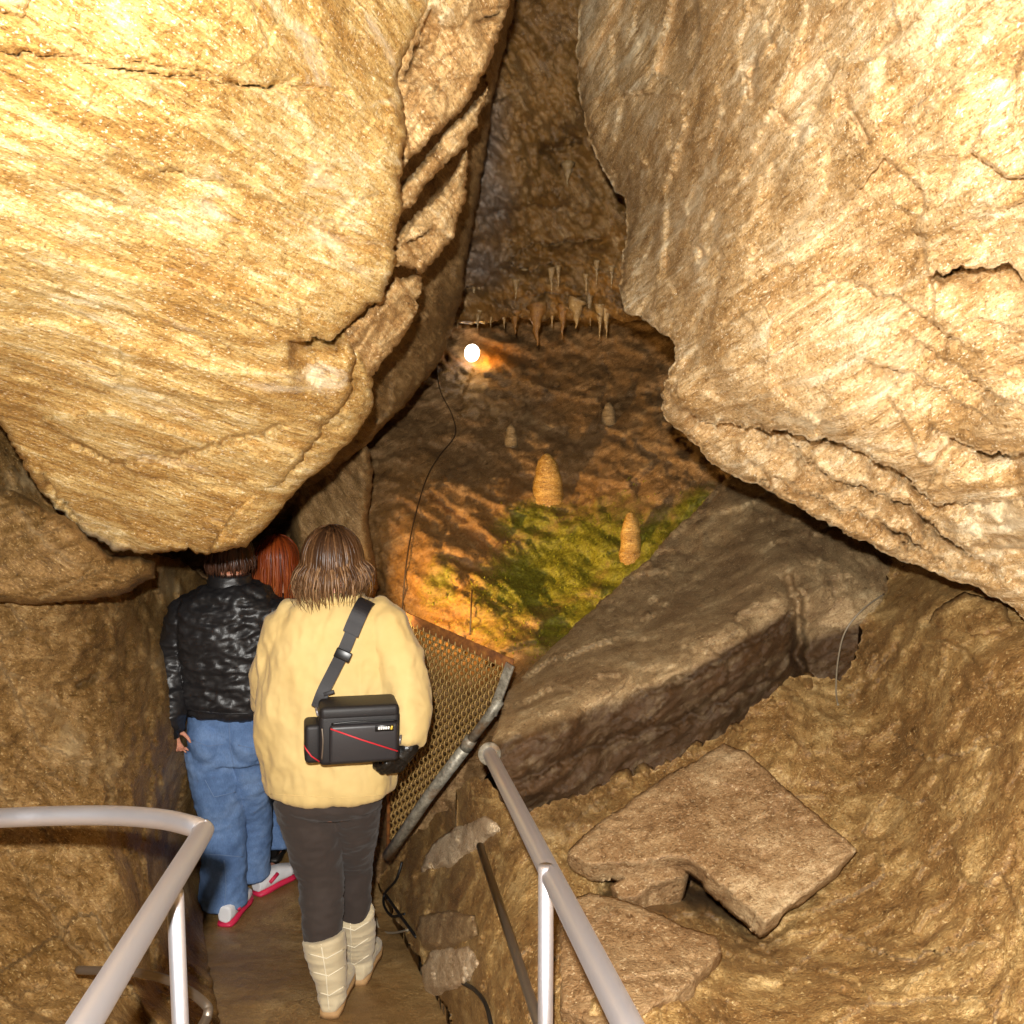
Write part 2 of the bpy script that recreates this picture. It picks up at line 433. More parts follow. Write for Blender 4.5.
def rock(name, outline, ctrl, mat, sp=3.0, amp=3.0, seed=1, roll=(14, .12), skirt=.9, shrink=.25, skirt_vec=None,
         big=.05, mid=.025, fine=.008, facet=(.04, .4), facet2=(.014, .13), ang=0.0, stretch=2.5,
         cracks=(), steps=(), parent=None, attrs=None, rings=6):
    out = fract_outline(outline, sp, amp, seed)
    lo = out.min(0); hi = out.max(0)
    gx, gy = np.meshgrid(np.arange(lo[0], hi[0], sp), np.arange(lo[1], hi[1], sp * .87))
    gx = gx + (np.arange(gx.shape[0]) % 2)[:, None] * sp * .5
    G = np.stack([gx.ravel(), gy.ravel()], 1)
    G += np.random.RandomState(seed).uniform(-.22, .22, G.shape) * sp
    G = G[inside(G, out)]
    e, _, _ = seg_dist(G, out, True)
    G = G[e > sp * .55]
    allp = np.vstack([out, G]); no = len(out)
    V2, E2, F2, ov, oe, of = delaunay_2d_cdt([Vector(p) for p in allp], [], [list(range(no))], 1, 1e-4)
    X = np.array([(v.x, v.y) for v in V2])
    omap = {}
    for i, l in enumerate(ov):
        for j in l: omap.setdefault(j, i)
    Y = rbf(ctrl, X)
    e, _, _ = seg_dist(X, out, True)
    if roll:
        w, D = roll; m = e < w
        Y[m] += D * (1 - np.sqrt(np.clip(1 - (1 - e[m] / w) ** 2, 0, 1)))
    jit = np.stack([pnoise(np.stack([X[:,0]/17, X[:,1]/17, X[:,0]*0+seed], 1)), pnoise(np.stack([X[:,0]/17+9, X[:,1]/17, X[:,0]*0+seed], 1))], 1) * 5 \
        + np.stack([pnoise(np.stack([X[:,0]/5, X[:,1]/5, X[:,0]*0+seed], 1)), pnoise(np.stack([X[:,0]/5+9, X[:,1]/5, X[:,0]*0+seed], 1))], 1) * 2.0
    for poly, w, D in cracks:
        d, s, al = seg_dist(X + jit, np.array(poly, float), False)
        Y += D * np.exp(-(d / w) ** 2) * np.clip(np.minimum(al, 1 - al) * 8 + .25, 0, 1)
    for poly, w, D in steps:     # the side to the right of the line's direction (below a left-to-right line) lies D deeper, fading over w
        d, s, al = seg_dist(X + jit, np.array(poly, float), False)
        Y += D * np.where(s > 0, np.exp(-d / w), 0) * np.clip(np.minimum(al, 1 - al) * 4 + .02, 0, 1)
    P = at_np(X[:, 0], X[:, 1], Y)
    ca, sa = math.cos(R(ang)), math.sin(R(ang))
    Q = np.stack([P[:,0] * ca + P[:,2] * sa, P[:,1], (P[:,2] * ca - P[:,0] * sa) * stretch], 1)
    d = big * fbm(P * 1.6 + seed, 3) + mid * fbm(Q * 3.2 + seed, 4, .55, True) + fine * fbm(Q * 17 + seed, 4, .6)
    if facet[0]: d = d + facet[0] * facets(Q, facet[1], seed)
    if facet2[0]: d = d + facet2[0] * facets(Q, facet2[1], seed + 5)
    Y = Y + d
    P = at_np(X[:, 0], X[:, 1], Y)
    HF[name] = (X, Y)
    A = {k: fn(X, P) for k, fn in (attrs or {}).items()}
    # depth behind the face: the block is carried back and closed
    loop = [omap[i] for i in range(no)]
    Vs = [P]; Fs = [tuple(f) for f in F2]
    # orientation: faces toward the camera
    c3 = P[list(Fs[0])]
    nrm = np.cross(c3[1] - c3[0], c3[2] - c3[0])
    if nrm @ (CAM - c3[0]) < 0: Fs = [tuple(reversed(f)) for f in Fs]
    prev = loop; base = P[loop]; cen = base.mean(0)
    view = base - CAM; view /= np.linalg.norm(view, axis=1)[:, None]
    off = len(P)
    for k in range(1, rings + 1):
        t = k / rings
        if skirt_vec is None: Rk = base + view * skirt * t
        else: Rk = base + np.array(skirt_vec) * t
        cc = cen + (view.mean(0) * skirt if skirt_vec is None else np.array(skirt_vec)) * t
        Rk = Rk + (cc - Rk) * shrink * t ** 1.5
        Rk = Rk + (fbm(Rk * 6 + seed, 3) * min(.03, skirt * .1) * min(1, t * 2))[:, None] * (cc - Rk) / (np.linalg.norm(cc - Rk, axis=1)[:, None] + 1e-6)
        Vs.append(Rk); cur = list(range(off, off + no)); off += no
        for i in range(no):
            j = (i + 1) % no
            Fs.append((prev[i], prev[j], cur[j], cur[i]))
        prev = cur
    Vs.append(Rk.mean(0)[None]); Fs += [(prev[i], prev[(i + 1) % no], off) for i in range(no)]
    Vall = np.vstack(Vs)
    for k in A: A[k] = np.concatenate([A[k], np.zeros(len(Vall) - len(P))])
    return mk(name, Vall, Fs, mat, parent, attrs=A)

def surfY(name, x, y):
    X, Y = HF[name]; i = np.argmin(((X - np.array([x, y])) ** 2).sum(1)); return Y[i]

exec_parts = []
# ================================================================== THE CAVE
def floor_z(Y):
    return np.where(Y < 4.1, -.037 - .2 * (Y - 3.2), -.217 - .03 * (Y - 4.1))

def build_floor():
    xs = np.arange(-2.2, 2.6, .03); ys = np.arange(-.6, 7.4, .03)
    gx, gy = np.meshgrid(xs, ys); P = np.stack([gx.ravel(), gy.ravel(), floor_z(gy.ravel())], 1)
    P[:, 2] += .022 * fbm(P * 2.4, 4) + .006 * fbm(P * 14, 3)
    nx = len(xs); ny = len(ys)
    Fs = [(j * nx + i, j * nx + i + 1, (j + 1) * nx + i + 1, (j + 1) * nx + i) for j in range(ny - 1) for i in range(nx - 1)]
    o = mk('floor', P, Fs, M['path'], origin=(0, 0, 0)); o['kind'] = 'structure'
build_floor()

# ---- the moss slope at the back
def blobmask(X, blobs):
    v = np.zeros(len(X))
    for x, y, rx, ry, a, s in blobs:
        c, sn = math.cos(R(a)), math.sin(R(a)); dx = X[:, 0] - x; dy = X[:, 1] - y
        u = (dx * c + dy * sn) / rx; w = (-dx * sn + dy * c) / ry
        v = np.maximum(v, s * np.clip(1.3 - np.sqrt(u * u + w * w), 0, 1))
    return v
MOSS = [(560, 565, 120, 55, -28, .95), (640, 560, 85, 34, -42, 1.0), (530, 520, 45, 26, -20, .8), (440, 585, 26, 42, 15, .6),
        (500, 625, 60, 40, 20, .55), (690, 510, 40, 22, -45, .8), (570, 620, 70, 28, -35, .8)]
RUST_GLOW = [(470, 610, 90, 70, 0, .9), (410, 560, 60, 90, 0, .7), (520, 520, 110, 50, -15, .55), (560, 590, 110, 50, -30, .6), (497, 355, 22, 16, 0, 1)]  # rust stains; last blob paints the lamp's orange glow on the rock beside it
wb = rock('wall_back', [(120, 430), (300, 380), (380, 400), (430, 300), (470, 250), (620, 230), (760, 300), (820, 420), (780, 520), (740, 500), (640, 590), (560, 660),
          (520, 700), (500, 760), (440, 830), (400, 880), (330, 900), (120, 900)],
     [(395, 860, 4.35), (470, 690, 4.5), (520, 680, 4.3), (420, 560, 5.0), (540, 600, 4.95), (650, 560, 5.0), (715, 490, 5.2), (550, 480, 5.8), (600, 400, 6.5),
      (470, 350, 7.0), (560, 330, 7.3), (700, 400, 6.2), (650, 340, 6.9), (400, 440, 5.8), (375, 500, 5.3), (375, 600, 5.1), (300, 600, 6), (200, 600, 6.2), (200, 850, 5.7),
      (320, 850, 5.2), (460, 300, 7.3), (780, 420, 6), (600, 250, 7.5), (150, 450, 6.2)],
     M['slope'], sp=3.0, seed=4, roll=None, big=.10, mid=.075, fine=.018, facet=(.07, .5), facet2=(.032, .16), ang=-25, stretch=2,
     attrs={'moss': lambda X, P: blobmask(X, MOSS), 'rust': lambda X, P: blobmask(X, RUST_GLOW)}, skirt=.6, shrink=.0)
wb['kind'] = 'structure'

# ---- wet ceiling between the two big boulders, where the stalactites hang
cl = rock('ceiling', [(455, -120), (640, -120), (650, 40), (660, 200), (650, 318), (628, 322), (610, 318), (585, 322), (560, 316), (535, 322), (510, 318), (485, 324), (455, 322), (440, 300), (430, 180)],
     [(540, 320, 5.9), (460, 320, 5.7), (640, 320, 5.6), (480, 262, 5.25), (545, 285, 5.5), (540, 240, 5.45), (600, 240, 5.35), (540, 200, 5.0), (470, 180, 4.7), (540, 140, 4.9), (545, 100, 4.75), (540, 0, 4.5),
      (540, -110, 3.9), (620, 150, 5.1), (460, 0, 4.3), (650, 0, 4.5)],
     M['ceiling'], sp=2.6, amp=3, seed=9, roll=(6, .08), big=.08, mid=.15, fine=.035, facet=(.14, .5), facet2=(.03, .2), ang=-38, stretch=3.6,
     cracks=[([(538, 150), (560, 145), (583, 138)], 3, .25)],
     steps=[([(500, 268), (515, 255), (540, 243), (580, 240), (630, 236)], 22, .45), ([(440, 296), (480, 285), (500, 268)], 20, .4), ([(536, 140), (560, 148), (588, 136)], 30, .25), ([(500, 262), (530, 268), (570, 262)], 16, .3), ([(500, 300), (550, 292), (620, 296)], 14, .3), ([(480, 215), (540, 205), (610, 212)], 24, .2)],
     attrs={'damp': lambda X, P: blobmask(X, [(478, 160, 26, 70, 10, .9), (490, 200, 26, 40, 0, .8), (480, 265, 30, 26, 0, .8)])}, skirt=.5)
cl['kind'] = 'structure'

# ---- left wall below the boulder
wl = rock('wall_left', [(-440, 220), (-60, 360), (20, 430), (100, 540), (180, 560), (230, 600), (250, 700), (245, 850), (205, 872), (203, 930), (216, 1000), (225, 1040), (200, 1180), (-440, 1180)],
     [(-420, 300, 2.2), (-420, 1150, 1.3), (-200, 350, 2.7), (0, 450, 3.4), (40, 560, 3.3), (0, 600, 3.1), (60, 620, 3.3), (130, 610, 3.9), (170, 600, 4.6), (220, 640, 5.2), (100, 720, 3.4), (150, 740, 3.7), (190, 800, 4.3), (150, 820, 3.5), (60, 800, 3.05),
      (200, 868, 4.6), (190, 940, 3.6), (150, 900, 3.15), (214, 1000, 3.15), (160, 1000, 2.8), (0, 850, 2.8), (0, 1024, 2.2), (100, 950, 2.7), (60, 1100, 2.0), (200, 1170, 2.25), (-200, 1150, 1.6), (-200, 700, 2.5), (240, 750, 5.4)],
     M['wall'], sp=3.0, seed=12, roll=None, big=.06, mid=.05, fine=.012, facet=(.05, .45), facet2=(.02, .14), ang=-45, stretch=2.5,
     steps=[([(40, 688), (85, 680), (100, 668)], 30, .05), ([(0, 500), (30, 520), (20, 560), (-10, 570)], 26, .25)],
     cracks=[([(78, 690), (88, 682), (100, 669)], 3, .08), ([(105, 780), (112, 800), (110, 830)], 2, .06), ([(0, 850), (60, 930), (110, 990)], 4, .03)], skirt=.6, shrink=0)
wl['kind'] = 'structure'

# ---- ledge sticking out under the boulder on the left
o = rock('rock_ledge', [(-30, 470), (30, 500), (70, 520), (110, 555), (155, 562), (156, 578), (130, 592), (90, 600), (40, 604), (-20, 600)],
     [(0, 500, 3.05), (60, 540, 2.95), (110, 560, 3.1), (155, 570, 3.3), (60, 600, 3.0), (0, 600, 2.9), (120, 596, 3.15)],
     M['wall'], sp=2.6, seed=21, roll=(12, .12), big=.05, mid=.03, skirt=.6, shrink=.1, ang=15)
tag(o, 'brown rock ledge jutting from the left wall just below the big bright boulder', 'rock')

# ---- dim rock flank behind the left boulder, down to the crown of the heads
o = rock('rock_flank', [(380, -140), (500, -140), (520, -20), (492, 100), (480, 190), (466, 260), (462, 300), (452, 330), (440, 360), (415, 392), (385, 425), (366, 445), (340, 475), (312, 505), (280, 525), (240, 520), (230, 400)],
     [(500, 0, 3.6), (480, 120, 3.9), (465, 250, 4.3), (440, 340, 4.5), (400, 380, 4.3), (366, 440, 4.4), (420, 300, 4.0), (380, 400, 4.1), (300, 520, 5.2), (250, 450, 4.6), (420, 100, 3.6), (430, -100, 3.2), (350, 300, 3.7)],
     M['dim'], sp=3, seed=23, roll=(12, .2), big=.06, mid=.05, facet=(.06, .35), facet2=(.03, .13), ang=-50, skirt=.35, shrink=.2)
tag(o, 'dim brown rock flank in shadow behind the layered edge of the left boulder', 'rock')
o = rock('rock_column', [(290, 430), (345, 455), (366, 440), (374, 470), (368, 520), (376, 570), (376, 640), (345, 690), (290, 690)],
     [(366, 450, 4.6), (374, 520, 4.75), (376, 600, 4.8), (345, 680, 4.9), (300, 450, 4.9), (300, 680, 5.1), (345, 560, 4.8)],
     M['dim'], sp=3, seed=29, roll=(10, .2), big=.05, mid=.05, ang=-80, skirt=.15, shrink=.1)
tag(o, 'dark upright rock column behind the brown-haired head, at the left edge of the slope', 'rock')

# ---- huge left boulder
lb = empty('boulder', at(150, 550, 3.0), 'huge bright ochre boulder overhanging the left half of the passage', 'boulder')
rock('main_face', [(-420, -240), (470, -220), (450, -60), (429, 5), (396, 77), (407, 131), (403, 170), (399, 219), (394, 268), (383, 300), (352, 325), (356, 360), (345, 405), (312, 448),
      (275, 490), (248, 520), (228, 548), (208, 555), (160, 552), (112, 552), (82, 535), (40, 492), (0, 425), (-60, 350), (-240, 250), (-430, 160)],
     [(-400, -200, 1.15), (-400, 150, 1.5), (-200, -180, 1.3), (0, 0, 1.45), (200, 0, 1.62), (420, 0, 2.3), (0, 200, 1.8), (200, 200, 1.98), (395, 200, 2.45), (0, 410, 2.6), (150, 400, 2.48), (340, 400, 2.75), (100, 545, 3.15), (220, 550, 3.15),
      (-200, 240, 1.8), (300, 460, 2.88), (440, -190, 2.1), (0, 300, 2.08), (350, 325, 2.6), (300, 330, 2.45), (260, 440, 2.72), (180, 480, 2.84)],
     M['boulder'], sp=2.8, amp=5.5, seed=31, roll=(8, .08), skirt=.8, shrink=.4, big=.07, mid=.018, fine=.007, facet=(.05, .46), facet2=(.011, .15), ang=-24, stretch=2.8,
     cracks=[([(-20, 52), (50, 55), (100, 66), (160, 75), (230, 85), (310, 88), (350, 92)], 1.7, .09), ([(120, 60), (180, 68), (250, 88), (300, 80)], 1.5, .07), ([(60, 190), (180, 225), (250, 238)], 2, .03), ([(150, 465), (200, 452), (290, 425)], 2, .06), ([(70, 445), (110, 462), (140, 466)], 1.8, .06), ([(260, 200), (330, 235), (392, 255)], 1.8, .06)],
     steps=[([(285, 342), (330, 337), (358, 318)], 20, .34), ([(232, 522), (300, 465), (345, 425)], 12, .22), ([(20, 280), (120, 310), (230, 345)], 60, .06), ([(100, 150), (250, 190), (400, 250)], 70, .07),
            ([(130, 458), (200, 448), (300, 420)], 40, .08), ([(40, 470), (60, 500), (85, 520)], 16, .16), ([(405, 90), (412, 40), (430, 12)], 14, .12)],
     parent=lb)
rock('rock_layer', [(425, -120), (530, -120), (512, -30), (509, 5), (488, 66), (472, 97), (447, 124), (404, 168), (385, 130), (385, 60)],
     [(430, 0, 2.42), (505, 0, 2.62), (487, 60, 2.66), (410, 150, 2.56), (400, 80, 2.5), (510, -110, 2.5)], M['layer'], sp=2.4, amp=5, seed=33, roll=(8, .1), skirt=.3, big=.04, mid=.03,
     facet=(.07, .25), facet2=(.04, .09), ang=50, steps=[([(470, 25), (490, 15), (505, 0)], 12, .2), ([(400, 80), (418, 40), (428, 8)], 16, .2)], parent=lb)
rock('rock_layer', [(488, 86), (484, 105), (467, 137), (460, 152), (428, 182), (398, 214), (380, 200), (404, 184), (440, 142), (468, 112)],
     [(485, 95, 2.9), (465, 140, 2.92), (400, 210, 2.78), (420, 165, 2.82)], M['layer'], sp=2.2, amp=5, seed=34, roll=(7, .08), skirt=.25, big=.03, mid=.03, facet=(.06, .2), facet2=(.035, .08), ang=50, parent=lb)
rock('rock_layer', [(467, 150), (466, 202), (455, 236), (440, 258), (421, 275), (405, 266), (385, 268), (384, 250), (402, 228), (430, 206), (452, 176)],
     [(465, 165, 3.02), (465, 202, 3.02), (420, 270, 2.95), (400, 245, 2.85)], M['layer'], sp=2.2, amp=5, seed=35, roll=(8, .1), skirt=.25, big=.03, mid=.03, facet=(.06, .2), facet2=(.035, .08), ang=50,
     steps=[([(398, 246), (420, 236), (440, 219)], 12, .16)], parent=lb)
rock('rock_layer', [(421, 277), (419, 306), (405, 335), (378, 372), (362, 384), (340, 372), (345, 330), (372, 306), (394, 276)],
     [(420, 290, 3.02), (405, 333, 3.05), (365, 375, 3.0), (355, 350, 2.88)], M['layer'], sp=2.2, amp=5, seed=36, roll=(8, .1), skirt=.25, big=.03, mid=.03, facet=(.06, .2), facet2=(.035, .08), ang=50, parent=lb)
rock('rock_layer', [(358, 335), (371, 375), (373, 405), (350, 443), (306, 481), (268, 525), (246, 548), (210, 553), (225, 520), (290, 450), (335, 400)],
     [(365, 380, 2.95), (350, 440, 3.0), (306, 480, 3.02), (250, 545, 3.1), (290, 460, 2.92), (340, 400, 2.85)], M['boulder'], sp=2.4, amp=3, seed=37, roll=(9, .1), skirt=.3, big=.03, mid=.03, facet=(.04, .25), facet2=(.02, .09), ang=-50, parent=lb)

# ---- huge right boulder
rb = rock('boulder', [(596, -220), (580, -40), (578, 20), (580, 100), (594, 152), (612, 185), (626, 207), (622, 262), (624, 312), (650, 325), (676, 346), (668, 370), (660, 395), (665, 420), (690, 442), (722, 470), (800, 508), (880, 552),
      (950, 580), (1000, 598), (1030, 622), (1240, 700), (1500, 780), (1540, -240)],
     [(580, 50, 3.9), (596, 150, 3.9), (622, 205, 3.9), (624, 305, 3.6), (660, 60, 3.3), (660, 200, 3.35), (700, 50, 2.95), (690, 200, 3.02), (740, 90, 2.55), (715, 220, 2.75), (672, 345, 3.05), (850, 0, 2.0), (1024, 0, 1.62), (1024, 200, 1.72), (850, 250, 2.2),
      (720, 340, 2.68), (664, 400, 3.0), (722, 465, 3.1), (850, 440, 2.42), (1024, 440, 2.05), (800, 505, 2.95), (900, 555, 2.85), (1010, 600, 2.6), (1200, 650, 2.1), (1200, -150, 1.3), (930, 120, 1.85), (640, -180, 3.2), (1200, 300, 1.5), (760, -150, 2.3), (1480, -200, 1.1), (1480, 300, 1.25), (1480, 740, 1.7)],
     M['boulder_right'], sp=2.9, amp=4.5, seed=41, roll=(6, .05), skirt=1.0, shrink=.35, big=.07, mid=.026, fine=.009, facet=(.11, .5), facet2=(.022, .15), ang=40, stretch=2.2,
     cracks=[([(752, 60), (750, 85), (756, 98)], 4, .12), ([(770, 108), (790, 125), (805, 130)], 3, .06), ([(820, 60), (850, 110), (870, 145)], 2, .06), ([(765, 20), (775, 50)], 2, .05), ([(700, 250), (703, 262)], 3, .08)],
     steps=[([(682, 405), (700, 418), (760, 428), (840, 442), (900, 472), (935, 502), (1050, 500)], 26, .36), ([(760, 425), (800, 452), (830, 478), (900, 498), (960, 545), (1010, 575)], 18, .30), ([(925, 275), (1000, 262), (1050, 292)], 20, .22),
            ([(900, 330), (960, 370), (1010, 400)], 26, .12), ([(820, 270), (900, 300), (990, 360)], 40, .08), ([(860, 360), (930, 380), (990, 420)], 30, .12), ([(740, 455), (800, 490), (880, 520), (960, 570)], 12, .2), ([(930, 425), (980, 450), (1040, 455)], 18, .2)])
tag(rb, 'huge bright tan boulder filling the upper right, its left edge facing the dark ceiling', 'boulder')

# ---- block of grey-brown rock between the slope and the clay ground
def band(X, P):
    top = np.interp(X[:, 0], [480, 540, 682, 790, 800, 900], [745, 725, 674, 607, 640, 610])
    return np.clip((X[:, 1] - top + 3) / 10, 0, 1)
o = rock('rock_block', [(500, 800), (492, 740), (508, 692), (560, 640), (640, 566), (712, 492), (740, 470), (800, 480), (900, 540), (900, 590), (850, 690), (800, 700), (776, 702), (720, 748), (634, 790), (540, 830)],
     [(500, 735, 3.1), (508, 692, 3.7), (540, 722, 3.08), (610, 702, 3.17), (682, 672, 3.28), (740, 640, 3.4), (790, 606, 3.55), (540, 825, 3.15), (634, 780, 3.26), (720, 740, 3.4), (776, 695, 3.55), (610, 740, 3.24), (700, 705, 3.36), (560, 660, 3.75), (600, 620, 4.1), (650, 640, 3.7), (650, 560, 4.6),
      (712, 492, 5.1), (720, 580, 4.2), (800, 490, 4.9), (890, 550, 4.1), (800, 620, 3.65), (850, 600, 3.7), (850, 680, 3.6), (805, 690, 3.6)],
     M['block'], sp=2.8, amp=3, seed=51, roll=None, skirt=.8, shrink=.1, big=.04, mid=.035, fine=.012, facet=(.05, .35), facet2=(.025, .12), ang=32, stretch=2.5,
     cracks=[([(785, 570), (797, 610), (800, 680)], 6, .15), ([(630, 700), (700, 672), (780, 625)], 2.5, .06), ([(500, 790), (600, 745), (700, 715), (770, 680)], 2.5, .05)],
     attrs={'damp': band})
tag(o, 'long grey-brown rock block with a dark damp face, below the mossy slope', 'rock')

# ---- raised clay ground on the right
gr = rock('ground', [(388, 866), (382, 888), (392, 915), (408, 945), (425, 975), (440, 1000), (452, 1030), (490, 1180), (1520, 1180), (1520, 600), (1260, 560), (1030, 560), (900, 545), (885, 590), (862, 640), (840, 682), (800, 676), (776, 692), (720, 736), (634, 776), (560, 800), (530, 812), (506, 796), (488, 778), (470, 778), (430, 820), (400, 848)],
     [(388, 866, 4.4), (392, 915, 4.15), (408, 945, 3.82), (425, 975, 3.53), (440, 1000, 3.3), (452, 1030, 3.05), (490, 1180, 2.25), (430, 920, 3.5), (455, 975, 2.95), (480, 1030, 2.5), (450, 850, 3.6), (440, 820, 3.8), (490, 760, 3.2), (520, 830, 2.95), (520, 900, 2.62), (560, 805, 3.05), (560, 1000, 2.02), (600, 900, 2.5), (640, 1024, 1.9), (690, 890, 2.62), (730, 900, 2.55),
      (640, 830, 2.9), (765, 945, 2.3), (857, 870, 2.5), (800, 700, 3.3), (730, 740, 3.2), (838, 682, 3.52), (862, 640, 3.58), (885, 592, 3.75), (800, 676, 3.5), (720, 737, 3.3), (900, 640, 3.3), (950, 620, 3.05), (1024, 640, 2.65), (1024, 800, 2.1), (1024, 1024, 1.65), (900, 900, 2.25), (900, 780, 2.75), (1200, 570, 2.4), (1500, 620, 1.9), (1500, 1150, .95), (1240, 1150, 1.2), (800, 1150, 1.5), (850, 585, 3.9), (1000, 575, 3.2)],
     M['ground'], sp=3.0, amp=7, seed=61, roll=None, skirt_vec=(0, .05, -1.1), shrink=-.02, big=.05, mid=.045, fine=.016, facet=(.035, .3), facet2=(.022, .11), ang=35, stretch=1.8,
     cracks=[([(600, 900), (640, 892), (690, 880), (730, 902), (765, 930)], 15, .30), ([(900, 640), (870, 680), (850, 700)], 3, .05), ([(925, 640), (960, 650), (972, 665)], 2, .06)],
     steps=[([(830, 930), (900, 960), (1000, 940)], 40, .05), ([(870, 720), (930, 760), (1024, 740)], 40, .05)],
     attrs={'damp': lambda X, P: blobmask(X, [(690, 890, 70, 34, 20, .9), (560, 820, 60, 24, -25, .5), (760, 950, 60, 20, 10, .4)])}, rings=4)  # this mask only darkens the clay: slab notch, block foot, below the slab
gr['kind'] = 'structure'

def lay(pts, dz=0, name='ground'):
    return [at(x, y, surfY(name, x, y)) + Vector((0, 0, dz)) for x, y in pts]

# ---- the two slabs
o = rock('rock_slab', [(569, 850), (600, 822), (660, 780), (724, 743), (745, 750), (800, 800), (857, 850), (820, 885), (766, 924), (740, 902), (715, 882), (690, 862), (668, 858), (640, 866), (610, 864), (590, 866), (572, 858)],
     [(569, 852, 2.66), (724, 743, 3.05), (857, 850, 2.46), (766, 922, 2.28), (690, 862, 2.52), (610, 864, 2.58), (740, 820, 2.66), (650, 800, 2.82)],
     M['slab'], sp=2.2, amp=2.2, seed=71, roll=(5, .02), skirt_vec=(0, .03, -.065), shrink=.05, big=.02, mid=.012, fine=.008, facet=(.012, .3), facet2=(.008, .1), ang=20,
     steps=[([(785, 905), (810, 870), (850, 840)], 20, -.0)], rings=4)
tag(o, 'large flat rock slab with a broken notch along its lower edge, lying on the clay', 'rock slab')
o = rock('rock_slab', [(560, 905), (590, 892), (640, 905), (680, 925), (716, 936), (722, 952), (690, 985), (640, 1016), (600, 1030), (560, 1010)],
     [(560, 905, 2.42), (640, 905, 2.38), (716, 940, 2.2), (640, 1016, 1.9), (560, 1010, 1.98), (640, 960, 2.13)],
     M['slab'], sp=2.2, amp=2, seed=73, roll=(5, .02), skirt_vec=(0, .03, -.10), shrink=.05, big=.02, mid=.015, fine=.008, facet=(.015, .3), facet2=(.01, .1), ang=20, rings=4)
tag(o, 'smaller rounded rock slab lying just behind the right handrail, below the notched slab', 'rock slab')
o = rock('rock_chip', [(610, 885), (640, 868), (672, 860), (690, 866), (684, 878), (650, 888), (635, 900), (618, 898)],
     [(610, 890, 2.56), (672, 862, 2.62), (690, 870, 2.6), (635, 898, 2.5)], M['slab'], sp=2.2, amp=2, seed=74, roll=(4, .02), skirt_vec=(0, .03, -.1), shrink=.05, big=.01, mid=.012, fine=.006, facet=(.01, .2), facet2=(.008, .08), rings=3)
tag(o, 'narrow broken rock piece wedged in the notch under the large slab', 'rock')
# ---- loose rocks
def loose(outline, ctrl, mat, label, seed, sv=(0, .12, -.12), name='loose_rock', **k):
    o = rock(name, outline, ctrl, mat, sp=2.2, amp=2, seed=seed, roll=(9, .08), skirt_vec=sv, shrink=.15, big=.02, mid=.02, fine=.008, facet=(.03, .2), facet2=(.012, .07), rings=4, **k)
    return tag(o, label, 'rock')
loose([(420, 870), (432, 845), (455, 825), (485, 815), (500, 828), (480, 848), (450, 868)], [(x_, y_, surfY('ground', x_, y_) - .10) for x_, y_ in [(420, 868), (455, 828), (495, 822), (450, 866)]], M['pale_rock'], 'pale shiny rock beside the upper end of the thin lower rail', 81)
loose([(420, 968), (432, 950), (470, 945), (480, 965), (465, 985), (425, 990)], [(x_, y_, surfY('ground', x_, y_) - .10) for x_, y_ in [(422, 975), (470, 948), (465, 984), (440, 960)]], M['pale_rock'], 'bright pale rock at the edge of the wet path', 82)
loose([(416, 930), (420, 915), (450, 910), (475, 915), (478, 935), (450, 945), (424, 945)], [(x_, y_, surfY('ground', x_, y_) - .10) for x_, y_ in [(418, 930), (450, 912), (476, 925), (440, 944)]], M['block'], 'dark rock resting above the bright pale rock by the path', 83)
loose([(975, 680), (990, 650), (1010, 640), (1060, 636), (1080, 690), (1050, 712), (995, 710), (978, 706)], [(978, 690, 2.75), (1010, 645, 2.75), (1070, 660, 2.5), (1000, 706, 2.62)], M['grey'], 'pale grey rock at the right edge under the big boulder', 84)
loose([(940, 640), (935, 610), (965, 592), (1005, 602), (1015, 628), (985, 640)], [(940, 630, 3.0), (965, 595, 3.0), (1010, 615, 2.78), (985, 636, 2.8)], M['ground'], 'brown rock above the pale grey rock, close under the big boulder', 85)
ORD = ['first', 'second', 'third', 'fourth', 'fifth', 'sixth', 'seventh', 'eighth', 'ninth']
for k_, (x, y, r) in enumerate([(575, 802, 7), (598, 793, 9), (622, 780, 13), (645, 771, 9), (668, 764, 6), (696, 750, 8), (738, 728, 7), (772, 703, 8), (808, 682, 9)]):
    lb_ = 'small clay stone, %s from the handrail along the foot of the dark block face' % ORD[k_]
    loose([(x + r * math.cos(a) * (1 + .2 * math.sin(3 * a + x)), y + r * math.sin(a) * (1 + .25 * math.cos(2 * a + y))) for a in [i * math.pi / 5 for i in range(10)]],
          [(x, y, surfY('ground', x, y) - .05), (x + r, y, surfY('ground', x, y) - .03), (x - r, y, surfY('ground', x, y) - .03), (x, y + r, surfY('ground', x, y + r) - .06), (x, y - r, surfY('ground', x, y) + .0)], M['ground'], lb_, 90 + x, sv=(0, .05, -.08), name='stone')

